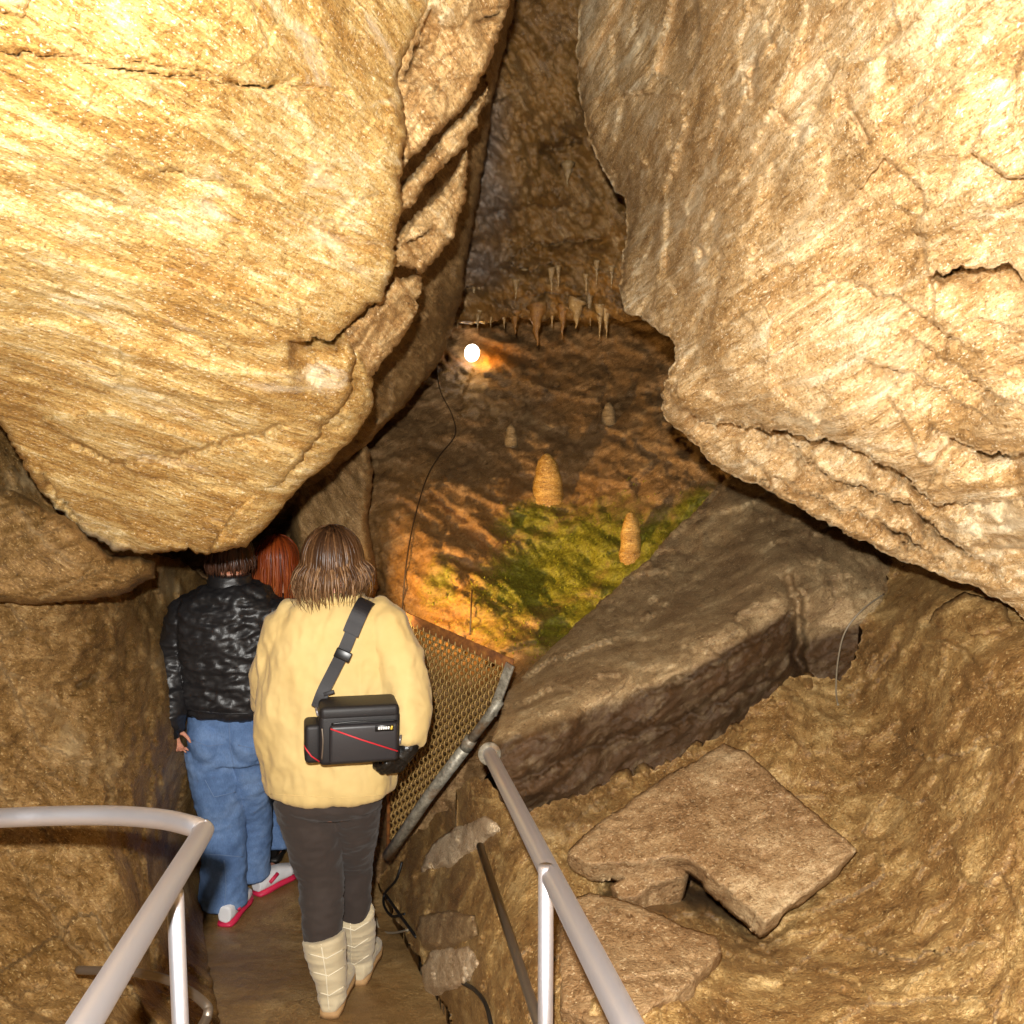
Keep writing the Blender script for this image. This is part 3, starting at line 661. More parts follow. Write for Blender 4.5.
# ---- stalagmites on the slope
def stalagmite(x, ytop, ybot, wpx, mat, label, lean=0):
    Y = surfY('wall_back', x, ybot) - .03
    b = at(x, ybot, Y); t = at(x + lean, ytop, Y); h = (t - b).length; r = wpx / 2 * Y / F
    V = []; n = 28; m = 26; Fs = []
    for i in range(m + 1):
        u = i / m; rr = r * (1 - u ** 3.6) ** .55 * (1.06 - .12 * u) if u < 1 else .0
        for k in range(n):
            a = 2 * math.pi * k / n
            V.append((b.x + (t.x - b.x) * u + max(rr, .001) * math.cos(a), b.y + .9 * max(rr, .001) * math.sin(a), b.z - .12 + (h + .12) * u))
    Fs = [(i * n + k, i * n + (k + 1) % n, (i + 1) * n + (k + 1) % n, (i + 1) * n + k) for i in range(m) for k in range(n)] + [tuple(m * n + k for k in range(n))]
    V = np.array(V); c = np.array([b.x, b.y, 0]); d = V - c; d[:, 2] = 0
    V += d * (.2 * fbm(V * np.array([14, 14, 26]), 3))[:, None]
    tag(mk('stalagmite', V, Fs, mat), label, 'stalagmite', 'stalagmites on the mossy slope')
stalagmite(549, 453, 493, 30, M['stalagmite'], 'largest stalagmite, golden and blunt, at the top of the green moss', -2)
stalagmite(631, 511, 545, 22, M['stalagmite'], 'small rounded stalagmite standing in the moss, lowest on the slope')
stalagmite(511, 424, 441, 14, M['stalagmite_dull'], 'tiny tan stalagmite above and left of the golden one')
stalagmite(609, 402, 420, 16, M['stalagmite_dull'], 'small grey stalagmite highest on the slope, near the right boulder')

# ---- stalactites along the lower edge of the ceiling
ST = [(458, 322, 8, 4, 0), (478, 318, 12, 5, 0), (491, 320, 7, 4, 0), (504, 320, 9, 4, 0), (515, 318, 16, 9, 1), (537, 314, 32, 12, 1), (552, 318, 10, 4, 0), (563, 314, 24, 8, 1), (577, 308, 20, 12, 0), (589, 300, 26, 5, 0), (600, 312, 26, 7, 0), (606, 316, 22, 6, 0)]
WORDS = ['first', 'second', 'third', 'fourth', 'fifth', 'sixth', 'seventh', 'eighth', 'ninth', 'tenth', 'eleventh', 'twelfth']
def stalactite(x, y, L, w, kind, label, Yoff=-.04, surf='ceiling'):
    Y = surfY(surf, x, y) + Yoff; a = at(x, y - 8, Y); b = at(x + random.uniform(-1, 1), y + L, Y); r = w / 2 * Y / F
    pts = []; rad = []
    for i in range(9):
        u = i / 8; p = a.lerp(b, u); p += Vector((random.uniform(-1, 1), random.uniform(-1, 1), 0)) * r * .15
        pts.append(p); rad.append(r * (1.35 * (1 - u) ** 1.5 + .28 * (1 - u * .6)) if u else r * 1.9)
    mb = MB(); mb.tube(pts, rad, 10)
    V = np.array(mb.v); V += (fbm(V * 40, 2) * r * .25)[:, None]
    tag(mk('stalactite', V, mb.f, M['stalactite_rust' if kind else 'stalactite']), label, 'stalactite', 'stalactites hanging from the ceiling')
for i, (x, y, L, w, k) in enumerate(ST):
    stalactite(x, y, L, w, k, {5: 'longest rusty stalactite hanging from the lower edge of the ceiling, sixth from the left'}.get(i, '%s stalactite from the left along the lower edge of the ceiling' % WORDS[i]))
for x, y, L, w, lb_ in [(551, 276, 20, 5, 'white stalactite hanging mid-ceiling, left one of the close pair'), (558, 274, 14, 4, 'white stalactite hanging mid-ceiling, right one of the close pair'), (474, 290, 12, 4, 'thin white stalactite under the grey ceiling fold, left of its twin'),
                        (479, 288, 10, 4, 'thin white stalactite under the grey ceiling fold, right of its twin'), (525, 270, 18, 9, 'broad cone stalactite hanging mid-ceiling, left of the white pair'), (597, 268, 18, 4, 'thin stalactite hanging mid-ceiling, right of the white pair'),
                        (586, 282, 14, 4, 'short stalactite in the ceiling fold, just above the longest row, right of its middle'), (612, 274, 16, 4, 'thin stalactite beside the left edge of the big right boulder'), (516, 288, 12, 5, 'short stalactite between the grey ceiling fold and the broad cone'),
                        (568, 172, 14, 8, 'pale short stalactite high on the ceiling under the dark crack')]:
    stalactite(x, y, L, w, 0, lb_, -.07)

# ---- lamp on the slope
LY = surfY('wall_back', 472, 353) - .14
lr = empty('lamp', at(472, 353, LY), 'small glowing lamp high on the slope below the ceiling edge', 'lamp')
c = at(472, 353, LY); ax = (Vector(CAM) - c).normalized(); ax = (ax + Vector((.35, 0, -.1))).normalized()
q = ax.to_track_quat('Z', 'Y').to_matrix()
mb = MB(); V = []; prof = [(.0, -.10), (.03, -.10), (.04, -.07), (.058, -.01), (.062, 0.0)]
mb.tube([c + q @ Vector((0, 0, z)) for r, z in prof], [max(r, .002) for r, z in prof], 20); mb.make('housing', M['plastic'], lr)
mb = MB(); mb.ball(c, (.056, .062, .018), q, 20, 10); mb.make('lamp_glass', M['lamp_glass'], lr)

# ---- moss tufts: uncountable
def moss():
    X, Y = HF['wall_back']; rs = np.random.RandomState(5); mv = blobmask(X, MOSS); P = at_np(X[:, 0], X[:, 1], Y)
    dens = np.clip(mv * 1.4 + fbm(P * 7, 3) * .9 - .45, 0, 1)
    idx = np.where(rs.uniform(size=len(X)) < dens * .42)[0]; mb = MB()
    for i in idx:
        for k in range(2):
            p = P[i] + rs.uniform(-.01, .01, 3) + rs.uniform(-.012, .012, 3); r = rs.uniform(.002, .0045); a = rs.uniform()
            ring = [p + np.array([r * math.cos(t), r * math.sin(t) * .7, r * math.sin(t) * .7 - .004]) for t in (0, 1.6, 3.1, 4.7)]
            tip = p + np.array([rs.uniform(-.4, .4) * r, -r * .9, r * 1.4])
            mb.add(ring + [tip], [(0, 1, 4), (1, 2, 4), (2, 3, 4), (3, 0, 4)], a)
    o = mk('moss', mb.v, mb.f, M['moss'], attrs={'lock': mb.a}, smooth=False)
    tag(o, 'green moss growing across the middle of the brown slope', 'moss', kind='stuff')
moss()

# ---- wires and cables
def smooth_path(P, n=8):
    P = [Vector(p) for p in P]; out = []
    for i in range(len(P) - 1):
        p0 = P[max(i - 1, 0)]; p1 = P[i]; p2 = P[i + 1]; p3 = P[min(i + 2, len(P) - 1)]
        for k in range(n):
            t = k / n
            out.append(.5 * ((2 * p1) + (p2 - p0) * t + (2 * p0 - 5 * p1 + 4 * p2 - p3) * t * t + (3 * p1 - p0 - 3 * p2 + p3) * t ** 3))
    out.append(P[-1]); return out
def cable(pts, r, mat, label, surf='ground', lift=.01, name='cable'):
    P = [at(x, y, surfY(surf, x, y) - lift) for x, y in pts]
    mb = MB(); mb.tube(smooth_path(P, 6), r, 8); tag(mb.make(name, mat), label, 'cable')
cable([(437, 365), (440, 390), (452, 415), (455, 435), (440, 455), (428, 475), (418, 505), (410, 540), (405, 575), (402, 615)], .0038, M['brown_wire'], 'thin dark wire running down the slope from below the lamp', 'wall_back', .03, 'wire')
cable([(472, 590), (471, 610), (470, 635)], .0038, M['brown_wire'], 'short dark wire on the mossy slope above the mesh panel', 'wall_back', .03, 'wire')
cable([(402, 862), (396, 880), (385, 893), (384, 905), (392, 916), (405, 914)], .006, M['black_rubber'], 'black cable looping down the bank beside the boots', 'ground', .03)
cable([(386, 895), (400, 915), (416, 937)], .0065, M['black_rubber'], 'short straight black cable on the bank above the wet path', 'ground', .035)
cable([(376, 918), (380, 930), (392, 933), (408, 930)], .005, M['pale_cable'], 'thin pale cable beside the black loop at the path edge', 'ground', .02)
cable([(463, 983), (475, 990), (486, 1005), (492, 1030)], .006, M['black_rubber'], 'black cable at the bottom left of the right handrail', 'ground', .03)
cable([(884, 594), (862, 610), (845, 632), (838, 660), (836, 690), (838, 705)], .003, M['pale_cable'], 'thin pale wire hanging down the right end of the rock block', 'ground', .03, 'wire')

# ---- handrails
def rail_tube(parent, name, pts, r, mat, smooth=True):
    mb = MB(); mb.tube(smooth_path(pts, 8) if smooth else pts, r, 24); return mb.make(name, mat, parent)
def post(parent, top, r, mat):
    fz = float(floor_z(np.array([top.y])))
    b = Vector((top.x, top.y, fz - .02)); mb = MB(); mb.tube([top, b], r, 20); p = mb.make('post', mat, parent)
    mb = MB(); mb.tube([Vector((top.x, top.y, fz + .03)), Vector((top.x, top.y, fz + .01)), Vector((top.x, top.y, fz - .02))], [r * 2, r * 2.3, r * 2.3], 20); mb.make('base_flange', mat, p)
a = at(203, 832, 1.97); near = at(85, 1024, 1.16); far0 = at(0, 818, 2.1)
hl = empty('handrail', Vector((a.x, a.y, float(floor_z(np.array([a.y]))))), 'stainless steel handrail with a corner bend in front of the left wall', 'handrail')
d = (near - a).normalized()
rail_tube(hl, 'top_rail', [near + d * .5, near, near.lerp(a, .5), near.lerp(a, .97), at(201, 830, 1.975), at(190, 825.5, 1.99), at(160, 819, 2.03), at(110, 815.5, 2.07), at(50, 816, 2.09), far0, at(-90, 822, 2.16)], .0212, M['steel'])
tp = near.lerp(a, .70); post(hl, at(175, 892, 1.74), .0155, M['steel'])
rail_tube(hl, 'lower_rail', [at(78, 970, 2.42), at(110, 971, 2.36), at(140, 973, 2.28), at(170, 981, 2.2), at(190, 992, 2.12), at(205, 1004, 2.06), at(208, 1012, 2.04), at(200, 1030, 1.98), at(150, 1110, 1.6)], .0105, M['dull_steel'])
a2 = at(490, 755, 3.0); n2 = at(627, 1024, 1.3)
hr = empty('handrail', Vector((n2.x, 1.8, float(floor_z(np.array([1.8]))))), 'straight stainless steel handrail running up to the rock block, right of the path', 'handrail')
d = (n2 - a2).normalized()
rail_tube(hr, 'top_rail', [n2 + d * .5, n2, a2, a2 - d * .06], .0222, M['steel'], False)
fr = None
mb = MB(); mb.tube([a2 - d * .03, a2 - d * .012], [.036, .036], 24); mb.make('wall_flange', M['galv'], hr)
post(hr, at(546, 866, 1.90), .0158, M['steel'])
rail_tube(hr, 'lower_rail', [at(560, 1084, 1.75), at(541, 1030, 1.97), at(480, 846, 3.1)], .0125, M['dull_steel'], False)

# ---- wire mesh panel
TL = at(396, 612, 4.15); TR = at(513, 664, 3.72); BT = at(388, 856, 4.0)
mp = empty('mesh_panel', BT, 'triangular wire mesh panel with rusty top bar, leaning beside the yellow jacket', 'fence')
def quadP(u, v):   # u along the top bar, v down
    top = TL.lerp(TR, u); bl = TL.lerp(BT, v); return top, bl
def panel_pt(x, y):
    n = (TR - TL).cross(BT - TL).normalized(); dr = at(x, y, 1.0) - Vector(CAM); t = (TL - Vector(CAM)).dot(n) / dr.dot(n); return Vector(CAM) + dr * t
pn = (TR - TL).cross(BT - TL).normalized()
if pn.y > 0: pn = -pn
eu = (TR - TL).normalized(); ev = (BT - TL); ev = (ev - eu * ev.dot(eu)).normalized()
def uv(p): return ((p - TL).dot(eu), (p - TL).dot(ev))
poly = [uv(panel_pt(x, y)) for x, y in [(392, 612), (512, 666), (497, 712), (478, 735), (390, 856)]]
def clip_line(p0, dr):
    ts = []
    for i in range(len(poly)):
        a_ = Vector(poly[i]); b_ = Vector(poly[(i + 1) % len(poly)]); e_ = b_ - a_; den = dr.x * e_.y - dr.y * e_.x
        if abs(den) < 1e-9: continue
        w_ = a_ - p0; t = (w_.x * e_.y - w_.y * e_.x) / den; s_ = (w_.x * dr.y - w_.y * dr.x) / den
        if -1e-6 <= s_ <= 1 + 1e-6: ts.append(t)
    return (min(ts), max(ts)) if len(ts) >= 2 else None
mb = MB(); umin = min(p[0] for p in poly); umax = max(p[0] for p in poly); vmin = min(p[1] for p in poly); vmax = max(p[1] for p in poly)
PU, PV = .0185, .0215; WR = .0042
W3 = lambda u, v, z: TL + eu * u + ev * v + pn * z
k = 0; u = umin
while u < umax:
    c_ = clip_line(Vector((u, 0)), Vector((0, 1)))
    if c_:
        v = c_[0]; pts = []
        while v < c_[1]:
            ph = math.cos(math.pi * v / PV + k * math.pi); pts.append(W3(u + .0028 * math.sin(math.pi * v / PV + k * math.pi), v, .0045 * ph)); v += PV / 3
        if len(pts) > 2: mb.tube(pts, WR, 5)
    u += PU; k += 1
v = vmin; k = 0
while v < vmax:
    c_ = clip_line(Vector((0, v)), Vector((1, 0)))
    if c_:
        u = c_[0]; pts = []
        while u < c_[1]:
            pts.append(W3(u, v, -.0045 * math.cos(math.pi * (u - umin) / PU + round(v / PV) * math.pi))); u += PU / 2
        if len(pts) > 2: mb.tube(pts, WR * .62, 4)
    v += PV; k += 1
mb.make('wire_mesh', M['wire'], mp)
mb = MB(); rot = Matrix((eu, ev, pn)).transposed()
L_ = (panel_pt(513, 664) - panel_pt(392, 610)).length
mb.box((panel_pt(513, 664) + panel_pt(392, 610)) / 2 + ev * .005, (L_, .045, .008), rot, .002); mb.make('top_bar', M['rust'], mp)
p1, p2 = panel_pt(512, 664), panel_pt(494, 714); ax = (p2 - p1).normalized(); rot2 = Matrix((ax, pn.cross(ax), pn)).transposed()
mb = MB(); mb.box((p1 + p2) / 2 + pn * .01, ((p2 - p1).length, .04, .012), rot2, .002); mb.make('side_bar', M['galv'], mp)
mb = MB(); mb.tube([panel_pt(502, 700) + pn * .012, panel_pt(490, 718) + pn * .016, panel_pt(472, 742) + pn * .016], .02, 20); mb.tube([panel_pt(474, 738) + pn * .016, panel_pt(468, 748) + pn * .016], .0262, 20)
mb.tube([panel_pt(472, 742) + pn * .016, panel_pt(430, 797) + pn * .016, panel_pt(389, 856) + pn * .01], .0245, 20); mb.make('side_pipe', M['galv'], mp)
mb = MB(); mb.tube([panel_pt(388, 860), panel_pt(391, 612)], .009, 10); mb.make('upright', M['rust'], mp)

# ================================================================== PEOPLE
def head_parts(mb, c, yaw, s=1.0):
    """skull, jaw, nose, brow, ears round the head centre c; the face looks along +y turned by yaw"""
    Mx = Matrix.Rotation(yaw, 3, 'Z'); P = lambda x, y, z: Vector(c) + Mx @ Vector((x * s, y * s, z * s))
    mb.ball(P(0, -.01, .02), (.074 * s, .094 * s, .092 * s), Mx, 24, 16)
    mb.ball(P(0, .030, -.045), (.056 * s, .058 * s, .062 * s), Mx, 20, 12)
    mb.ball(P(0, .062, -.098), (.022 * s, .018 * s, .016 * s), Mx)
    mb.tube([P(0, .084, .012), P(0, .099, -.012), P(0, .108, -.032)], [.008 * s, .010 * s, .014 * s], 10)
    for sx in (-1, 1):
        mb.ball(P(sx * .011, .094, -.034), .009 * s); mb.ball(P(sx * .078, -.005, -.012), (.010 * s, .020 * s, .032 * s), Mx)
        mb.ball(P(sx * .036, .062, -.022), (.024 * s, .024 * s, .020 * s), Mx); mb.tube([P(sx * .012, .085, .028), P(sx * .05, .070, .026)], .009 * s, 8)
        mb.ball(P(sx * .030, .072, .008), .0125 * s)
    mb.ball(P(0, .084, -.062), (.024 * s, .012 * s, .009 * s), Mx); mb.ball(P(0, .082, -.072), (.020 * s, .012 * s, .008 * s), Mx)
    return [P(sx * .030, .080, .008) for sx in (-1, 1)], P(0, .092, -.067)

def hand_parts(mb, wrist, fwd, palm, thumb, L=.175, curl=.6, inflate=0.0, spread=.0):
    """metacarpals, four unequal fingers with two knuckle bends, thumb from the side of the palm"""
    fwd = fwd.normalized(); palm = (palm - fwd * palm.dot(fwd)).normalized(); side = fwd.cross(palm)
    if side.dot(thumb) < 0: side = -side
    tips = []
    for i, (o_, kl, fl, r) in enumerate([(.030, .088, .074, .0088), (.010, .092, .082, .0090), (-.010, .088, .076, .0086), (-.029, .080, .060, .0078)]):
        k = L / .175; w = wrist + side * o_ * .55 * k; kn = wrist + fwd * kl * k + side * o_ * k
        mb.tube([w, w.lerp(kn, .5), kn], [.015 * k + inflate, .0135 * k + inflate, .0105 * k + inflate], 10)
        p = kn; dr = fwd; pts = [kn]; rr = [r * k + inflate]
        for j, sgl in enumerate((.45, .32, .23)):
            an = curl * (.75 if j == 0 else 1.0) * (1 + .12 * i)
            ax_ = dr.cross(palm).normalized() if dr.cross(palm).length > .01 else side
            dr = (Matrix.Rotation(an, 3, dr.cross(palm)) @ dr) if dr.cross(palm).length > .01 else dr
            p = p + dr * fl * sgl * k; pts.append(p); rr.append((r - .0011 * (j + 1)) * k + inflate)
        mb.tube(pts, rr, 10); mb.ball(pts[-1], rr[-1]); tips.append(pts)
    k = L / .175; t0 = wrist + fwd * .022 * k + side * .020 * k + palm * .006; t1 = t0 + (fwd * .55 + side * .75 + palm * .25).normalized() * .042 * k
    t2 = t1 + (fwd * .85 + side * .3 + palm * .35).normalized() * .032 * k; t3 = t2 + (fwd * .8 - side * .05 + palm * .5).normalized() * .026 * k
    mb.tube([t0, t1, t2, t3], [.015 * k + inflate, .0115 * k + inflate, .0098 * k + inflate, .0078 * k + inflate], 10); mb.ball(t3, .008 * k + inflate)
    return tips

def body_obj(parent, mb, eyes, lip, voxel=.006):
    V, Fc, N = remeshed(mb, voxel, 4)
    idx = []
    for f in Fc:
        c = V[list(f)].mean(0); m = 0
        for e in eyes:
            if np.linalg.norm(c - np.array(e)) < .011: m = 1
        if np.linalg.norm((c - np.array(lip)) * np.array([.6, 1, 1.6])) < .014: m = 2
        idx.append(m)
    return mk('body', V, Fc, [M['skin'], M['eye'], M['lip']], parent, matidx=idx)

def garment(parent, name, mb, mat, voxel=.008, smooth=5, folds=()):
    V, Fc, N = remeshed(mb, voxel, smooth)
    d = np.zeros(len(V))
    for amp, sc, rid, seed in folds: d += amp * fbm(V * np.array(sc) + seed, 3, .5, rid)
    V = V + N * d[:, None]
    o = mk(name, V, Fc, mat, parent)
    return o, BVHTree.FromPolygons([tuple(v) for v in V], Fc)

def on_surface(bvh, pts, lift=.001, n=6):
    out = []
    for i in range(len(pts) - 1):
        for k in range(n + (i == len(pts) - 2)):
            t = k / n; x = pts[i][0] + (pts[i+1][0] - pts[i][0]) * t; y = pts[i][1] + (pts[i+1][1] - pts[i][1]) * t
            d = (at(x, y, 1.0) - Vector(CAM)).normalized(); h = bvh.ray_cast(Vector(CAM), d)
            if h[0] is not None: out.append(h[0] - d * lift)
    return out
def seam(parent, name, bvh, lines, r, mat, lift=.0005, n=6):
    for l in lines:
        P = on_surface(bvh, l, lift, n)
        if len(P) > 1: MB().tube(P, r, 6).make(name, mat, parent)

def locks(parent, c, rad, spec, mat, n, seed, yaw=0, cap_low=-.2, thick=.011):
    """hair: a close cap plus overlapping tapering locks. spec(az) -> (length below the crown level, flare, tip shift)"""
    rs = random.Random(seed); mb = MB(); c = Vector(c)
    V = []; nn, mm = 28, 16; Fs = []
    for i in range(mm + 1):
        ph = math.pi * .70 * i / mm + .001
        for k in range(nn):
            th = 2 * math.pi * k / nn; front = max(0, math.sin(th - yaw)); p2 = ph * (1 - .42 * front)
            V.append(c + Vector((rad[0] * math.sin(p2) * math.cos(th), rad[1] * math.sin(p2) * math.sin(th), rad[2] * math.cos(p2))))
    mb.add(V, [(i * nn + k, i * nn + (k + 1) % nn, (i + 1) * nn + (k + 1) % nn, (i + 1) * nn + k) for i in range(mm) for k in range(nn)], .25)
    for j in range(n):
        th = rs.uniform(0, 2 * math.pi)
        fr = max(0, math.sin(th - yaw))
        if fr > .75 and rs.random() < .8: continue
        ph0 = rs.uniform(.05, 1.05); L, flare, sh = spec(th, rs); pts = []; rr = []
        steps = 11; ph1 = max(ph0 + .3, 1.62); t0 = th + rs.uniform(-.12, .12); dth = rs.uniform(-.18, .18); lift = rs.uniform(1.0, 1.10)
        for i in range(steps):
            u = i / (steps - 1); ph = ph0 + (ph1 - ph0) * min(1, u * 1.7); t = t0 + dth * u
            p = c + Vector((rad[0] * math.sin(ph) * math.cos(t), rad[1] * math.sin(ph) * math.sin(t), rad[2] * math.cos(ph))) * lift
            if u * 1.7 > 1:
                w = (u * 1.7 - 1) / .7; z0 = rad[2] * math.cos(ph1) * lift
                p.z = c.z + z0 - L * w
                cur = flare * (math.sin(w * 2.6) * .9 - .35 * w) + sh * w * w
                p.x += math.cos(t) * cur + rs.uniform(-.002, .002); p.y += math.sin(t) * cur
            pts.append(p); rr.append(thick * (.55 + .45 * math.sin(math.pi * min(1, u * 1.1))) * (1 - .85 * max(0, (u - .55) / .45)))
        n0 = len(mb.v); mb.tube(pts, rr, 6, True, 0, .55); a0 = rs.random() * .55
        for q_ in range(len(mb.v) - n0): mb.a[n0 + q_] = a0 + .42 * (q_ / (len(mb.v) - n0)) ** 2
    return mb.make('hair', mat, parent, attrs={'lock': mb.a})

def shoe(mb, heel, toe_dir, L=.26, w=.045, h=.07, sole=None):
    td = Vector((toe_dir[0], toe_dir[1], 0)).normalized(); sd = Vector((-td.y, td.x, 0)); base = Vector(heel)
    V = []; n = 18; prof = [(0, .62, .9), (.03, .78, 1.0), (.09, .85, 1.0), (.14, .88, .9), (.19, 1.0, .72), (.23, .9, .55), (.255, .62, .42), (.268, .25, .3)]
    for y, ww, hh in prof:
        y = y / .268 * L
        for k in range(n):
            t = 2 * math.pi * k / n; ct, s_ = math.cos(t), math.sin(t)
            V.append(base + td * y + sd * (w * ww * math.copysign(abs(ct) ** .8, ct)) + Vector((0, 0, h * hh * (.5 + .5 * math.copysign(abs(s_) ** .7, s_)))))
    Fs = [(i * n + k, i * n + (k + 1) % n, (i + 1) * n + (k + 1) % n, (i + 1) * n + k) for i in range(len(prof) - 1) for k in range(n)]
    Fs += [tuple(range(n - 1, -1, -1)), tuple((len(prof) - 1) * n + k for k in range(n))]
    mb.add(V, Fs)
def sole_parts(mb, heel, toe_dir, L, w, t):
    td = Vector((toe_dir[0], toe_dir[1], 0)).normalized(); sd = Vector((-td.y, td.x, 0)); base = Vector(heel); loop = []
    prof = [(-.006, .35), (.0, .7), (.04, .9), (.10, .86), (.15, .92), (.19, 1.06), (.23, .96), (.26, .66), (.275, .3)]
    for y, ww in prof: loop.append(base + td * (y / .268 * L) + sd * w * ww)
    for y, ww in reversed(prof): loop.append(base + td * (y / .268 * L) - sd * w * ww)
    n = len(loop); V = loop + [p + Vector((0, 0, t)) for p in loop]
    mb.add(V, [tuple(range(n - 1, -1, -1)), tuple(range(n, 2 * n))] + [(i, (i + 1) % n, n + (i + 1) % n, n + i) for i in range(n)])

def fz(Y): return float(floor_z(np.array([Y])))
exec_parts = None
# ---------------------------------------------------------------- woman in the yellow jacket
def yellow_woman():
    Y0 = 3.3; Q = lambda x, y, d=0: at(x, y, Y0 + d)
    fl = at(329, 1008, 3.2); fl.z = fz(fl.y) + .004     # left heel
    fr = at(357, 976, 3.48); fr.z = fz(fr.y) + .004
    root = empty('person', Vector((Q(335, 700).x, Y0, fz(Y0))), 'person in a pale yellow jacket, dark trousers and beige boots, walking away', 'person')
    hc = Q(333, 562, .0); ank_l = Vector((fl.x, fl.y + .04, fl.z + .09)); ank_r = Vector((fr.x, fr.y + .04, fr.z + .09))
    kn_l = Q(320, 872, .02); kn_r = Q(353, 862, .16)
    def legs(mb, r):
        mb.tube([Q(308, 790), Q(314, 830, .01), kn_l, kn_l.lerp(ank_l, .4), ank_l], [r[0], r[1], r[2], r[3], r[4]], 16)
        mb.tube([Q(352, 790, .02), Q(352, 825, .08), kn_r, kn_r.lerp(ank_r, .4), ank_r], [r[0], r[1], r[2], r[3], r[4]], 16)
    mb = MB(); eyes, lip = head_parts(mb, hc, R(-8))
    mb.tube([Q(333, 570), Q(333, 600), Q(333, 612)], [.05, .052, .075], 16)
    mb.loft([(Q(333, 606), .10, .06), (Q(333, 622), .165, .085), (Q(333, 660), .165, .10), (Q(332, 710), .14, .095), (Q(330, 750), .15, .105), (Q(330, 790), .165, .11), (Q(330, 812), .12, .09)])
    legs(mb, [.085, .075, .055, .052, .036])
    for heel in (fl, fr): mb.ball(Vector(heel) + Vector((0, .11, .035)), (.035, .11, .03))
    wr = Q(407, 748, -.16); el = Q(407, 712, -.08)
    mb.tube([Q(385, 625), Q(402, 665, .0), el, wr], [.055, .048, .04, .026], 14)
    hd = dict(fwd=(Q(386, 776, -.17) - wr), palm=Vector((-.5, .8, .2)), thumb=Vector((-.2, .6, .8)))
    hand_parts(mb, wr, L=.165, curl=.75, **hd)
    wl_ = Q(285, 712, .27); mb.tube([Q(284, 627), Q(268, 668, .02), Q(270, 705, .08), wl_], [.055, .048, .04, .026], 14)
    hand_parts(mb, wl_, Vector((.25, 1, .1)), Vector((1, 0, -.3)), Vector((0, 0, 1)), L=.16, curl=.7)
    body_obj(root, mb, eyes, lip)
    # trousers
    mb = MB(); mb.loft([(Q(330, 765), .165, .12), (Q(330, 800), .178, .125), (Q(330, 808), .150, .095)])
    mb.tube([Q(306, 795), Q(311, 830, .01), kn_l, Q(322, 905, .0), Q(323, 945, -.03)], [.106, .094, .076, .068, .056], 20)
    mb.tube([Q(353, 795, .02), Q(354, 825, .07), kn_r, Q(354, 892, .15), Q(355, 925, .14)], [.094, .082, .064, .058, .046], 20)
    garment(root, 'trousers', mb, M['trousers'], .008, 5, [(.009, (6, 6, 13), True, 2), (.006, (14, 14, 30), True, 5)])
    # jacket
    mb = MB()
    mb.loft([(Q(336, 594), .075, .065), (Q(336, 600), .105, .075), (Q(337, 608), .155, .095), (Q(336, 622), .19, .115), (Q(333, 652), .215, .135), (Q(329, 686), .232, .146), (Q(327, 715), .234, .148), (Q(328, 745), .224, .146),
             (Q(330, 768), .212, .144), (Q(331, 782), .208, .143), (Q(331.5, 787), .206, .142)], 40, 2.5)
    mb.tube([Q(368, 614, .0), Q(382, 626, -.01), Q(396, 660, -.03), Q(406, 700, -.07), Q(409, 728, -.12), Q(408, 744, -.15)], [.06, .085, .082, .074, .064, .050], 20)
    mb.tube([Q(302, 616), Q(288, 630, 0), Q(278, 662, .02), Q(274, 700, .09), Q(282, 708, .2), wl_ + Vector((0, -.03, 0))], [.06, .076, .074, .070, .06, .05], 20)
    _, jb = garment(root, 'jacket', mb, M['yellow'], .0075, 3, [(.017, (5, 5, 2.2), True, 4), (.010, (9, 9, 6), True, 8), (.003, (18, 18, 14), True, 3)])
    seam(root, 'hem_stitching', jb, [[(270, 794), (300, 796), (340, 798), (390, 795)]], .0013, M['yellow'], .0)
    mb = MB(); mb.tube([Q(309, 598, .0), Q(318, 600, -.07), Q(334, 601, -.085), Q(352, 599, -.07), Q(361, 596, 0), Q(352, 600, .07), Q(316, 600, .07)], .016, 10, closed=True); mb.make('collar', M['yellow'], root)
    # glove
    mb = MB(); hand_parts(mb, wr, L=.165, curl=.75, inflate=.0035, **hd); mb.tube([Q(409, 738, -.14), wr, wr.lerp(Q(386, 776, -.17), .3)], [.040, .036, .034], 16)
    garment(root, 'glove', mb, M['leather'], .0035, 3, [(.003, (40, 40, 40), True, 1)])
    # boots
    for heel, topc, td, rr in ((fl, Q(323, 936, -.035), (.05, 1), .074), (fr, Q(355, 912, .14), (.10, 1), .068)):
        h = Vector(heel); mb = MB(); T = Vector((td[0], td[1], 0)).normalized()
        ank = h + T * .045 + Vector((0, 0, .09))
        mb.tube([h + T * .045 + Vector((0, 0, .03)), ank, ank.lerp(topc, .25), ank.lerp(topc, .6), topc], [.045, .050, .058, .068, rr], 24)
        shoe(mb, h + Vector((0, 0, .014)), td, .27, .046, .075)
        bo, bb = garment(root, 'boot', mb, M['suede'], .006, 4, [(.006, (3, 3, 22), True, 6), (.002, (25, 25, 25), False, 1)])
        mb = MB(); sole_parts(mb, h - Vector((0, 0, .004)), td, .27, .046, .022); mb.make('sole', M['sole'], bo)
        # top band + back seam and chevron seams
        yb = [(.0, .02), (.2, .03), (.4, .03), (.6, .03), (.8, .03)]
        if heel is fl: px = [((303, 937), (343, 931)), ((309, 954), (344, 949)), ((312, 972), (345, 966)), ((314, 991), (345, 986))]; back = [(321, 944), (326, 975), (328, 1000), (329, 1010)]
        else: px = [((338, 908), (370, 903)), ((339, 926), (370, 921)), ((340, 943), (369, 938)), ((341, 960), (369, 955))]; back = [(350, 914), (351, 940), (351, 962), (351, 975)]
        ls = [back] + [[a_, ((a_[0] + b_[0]) / 2, (a_[1] + b_[1]) / 2 + 7), b_] for a_, b_ in px[1:]]
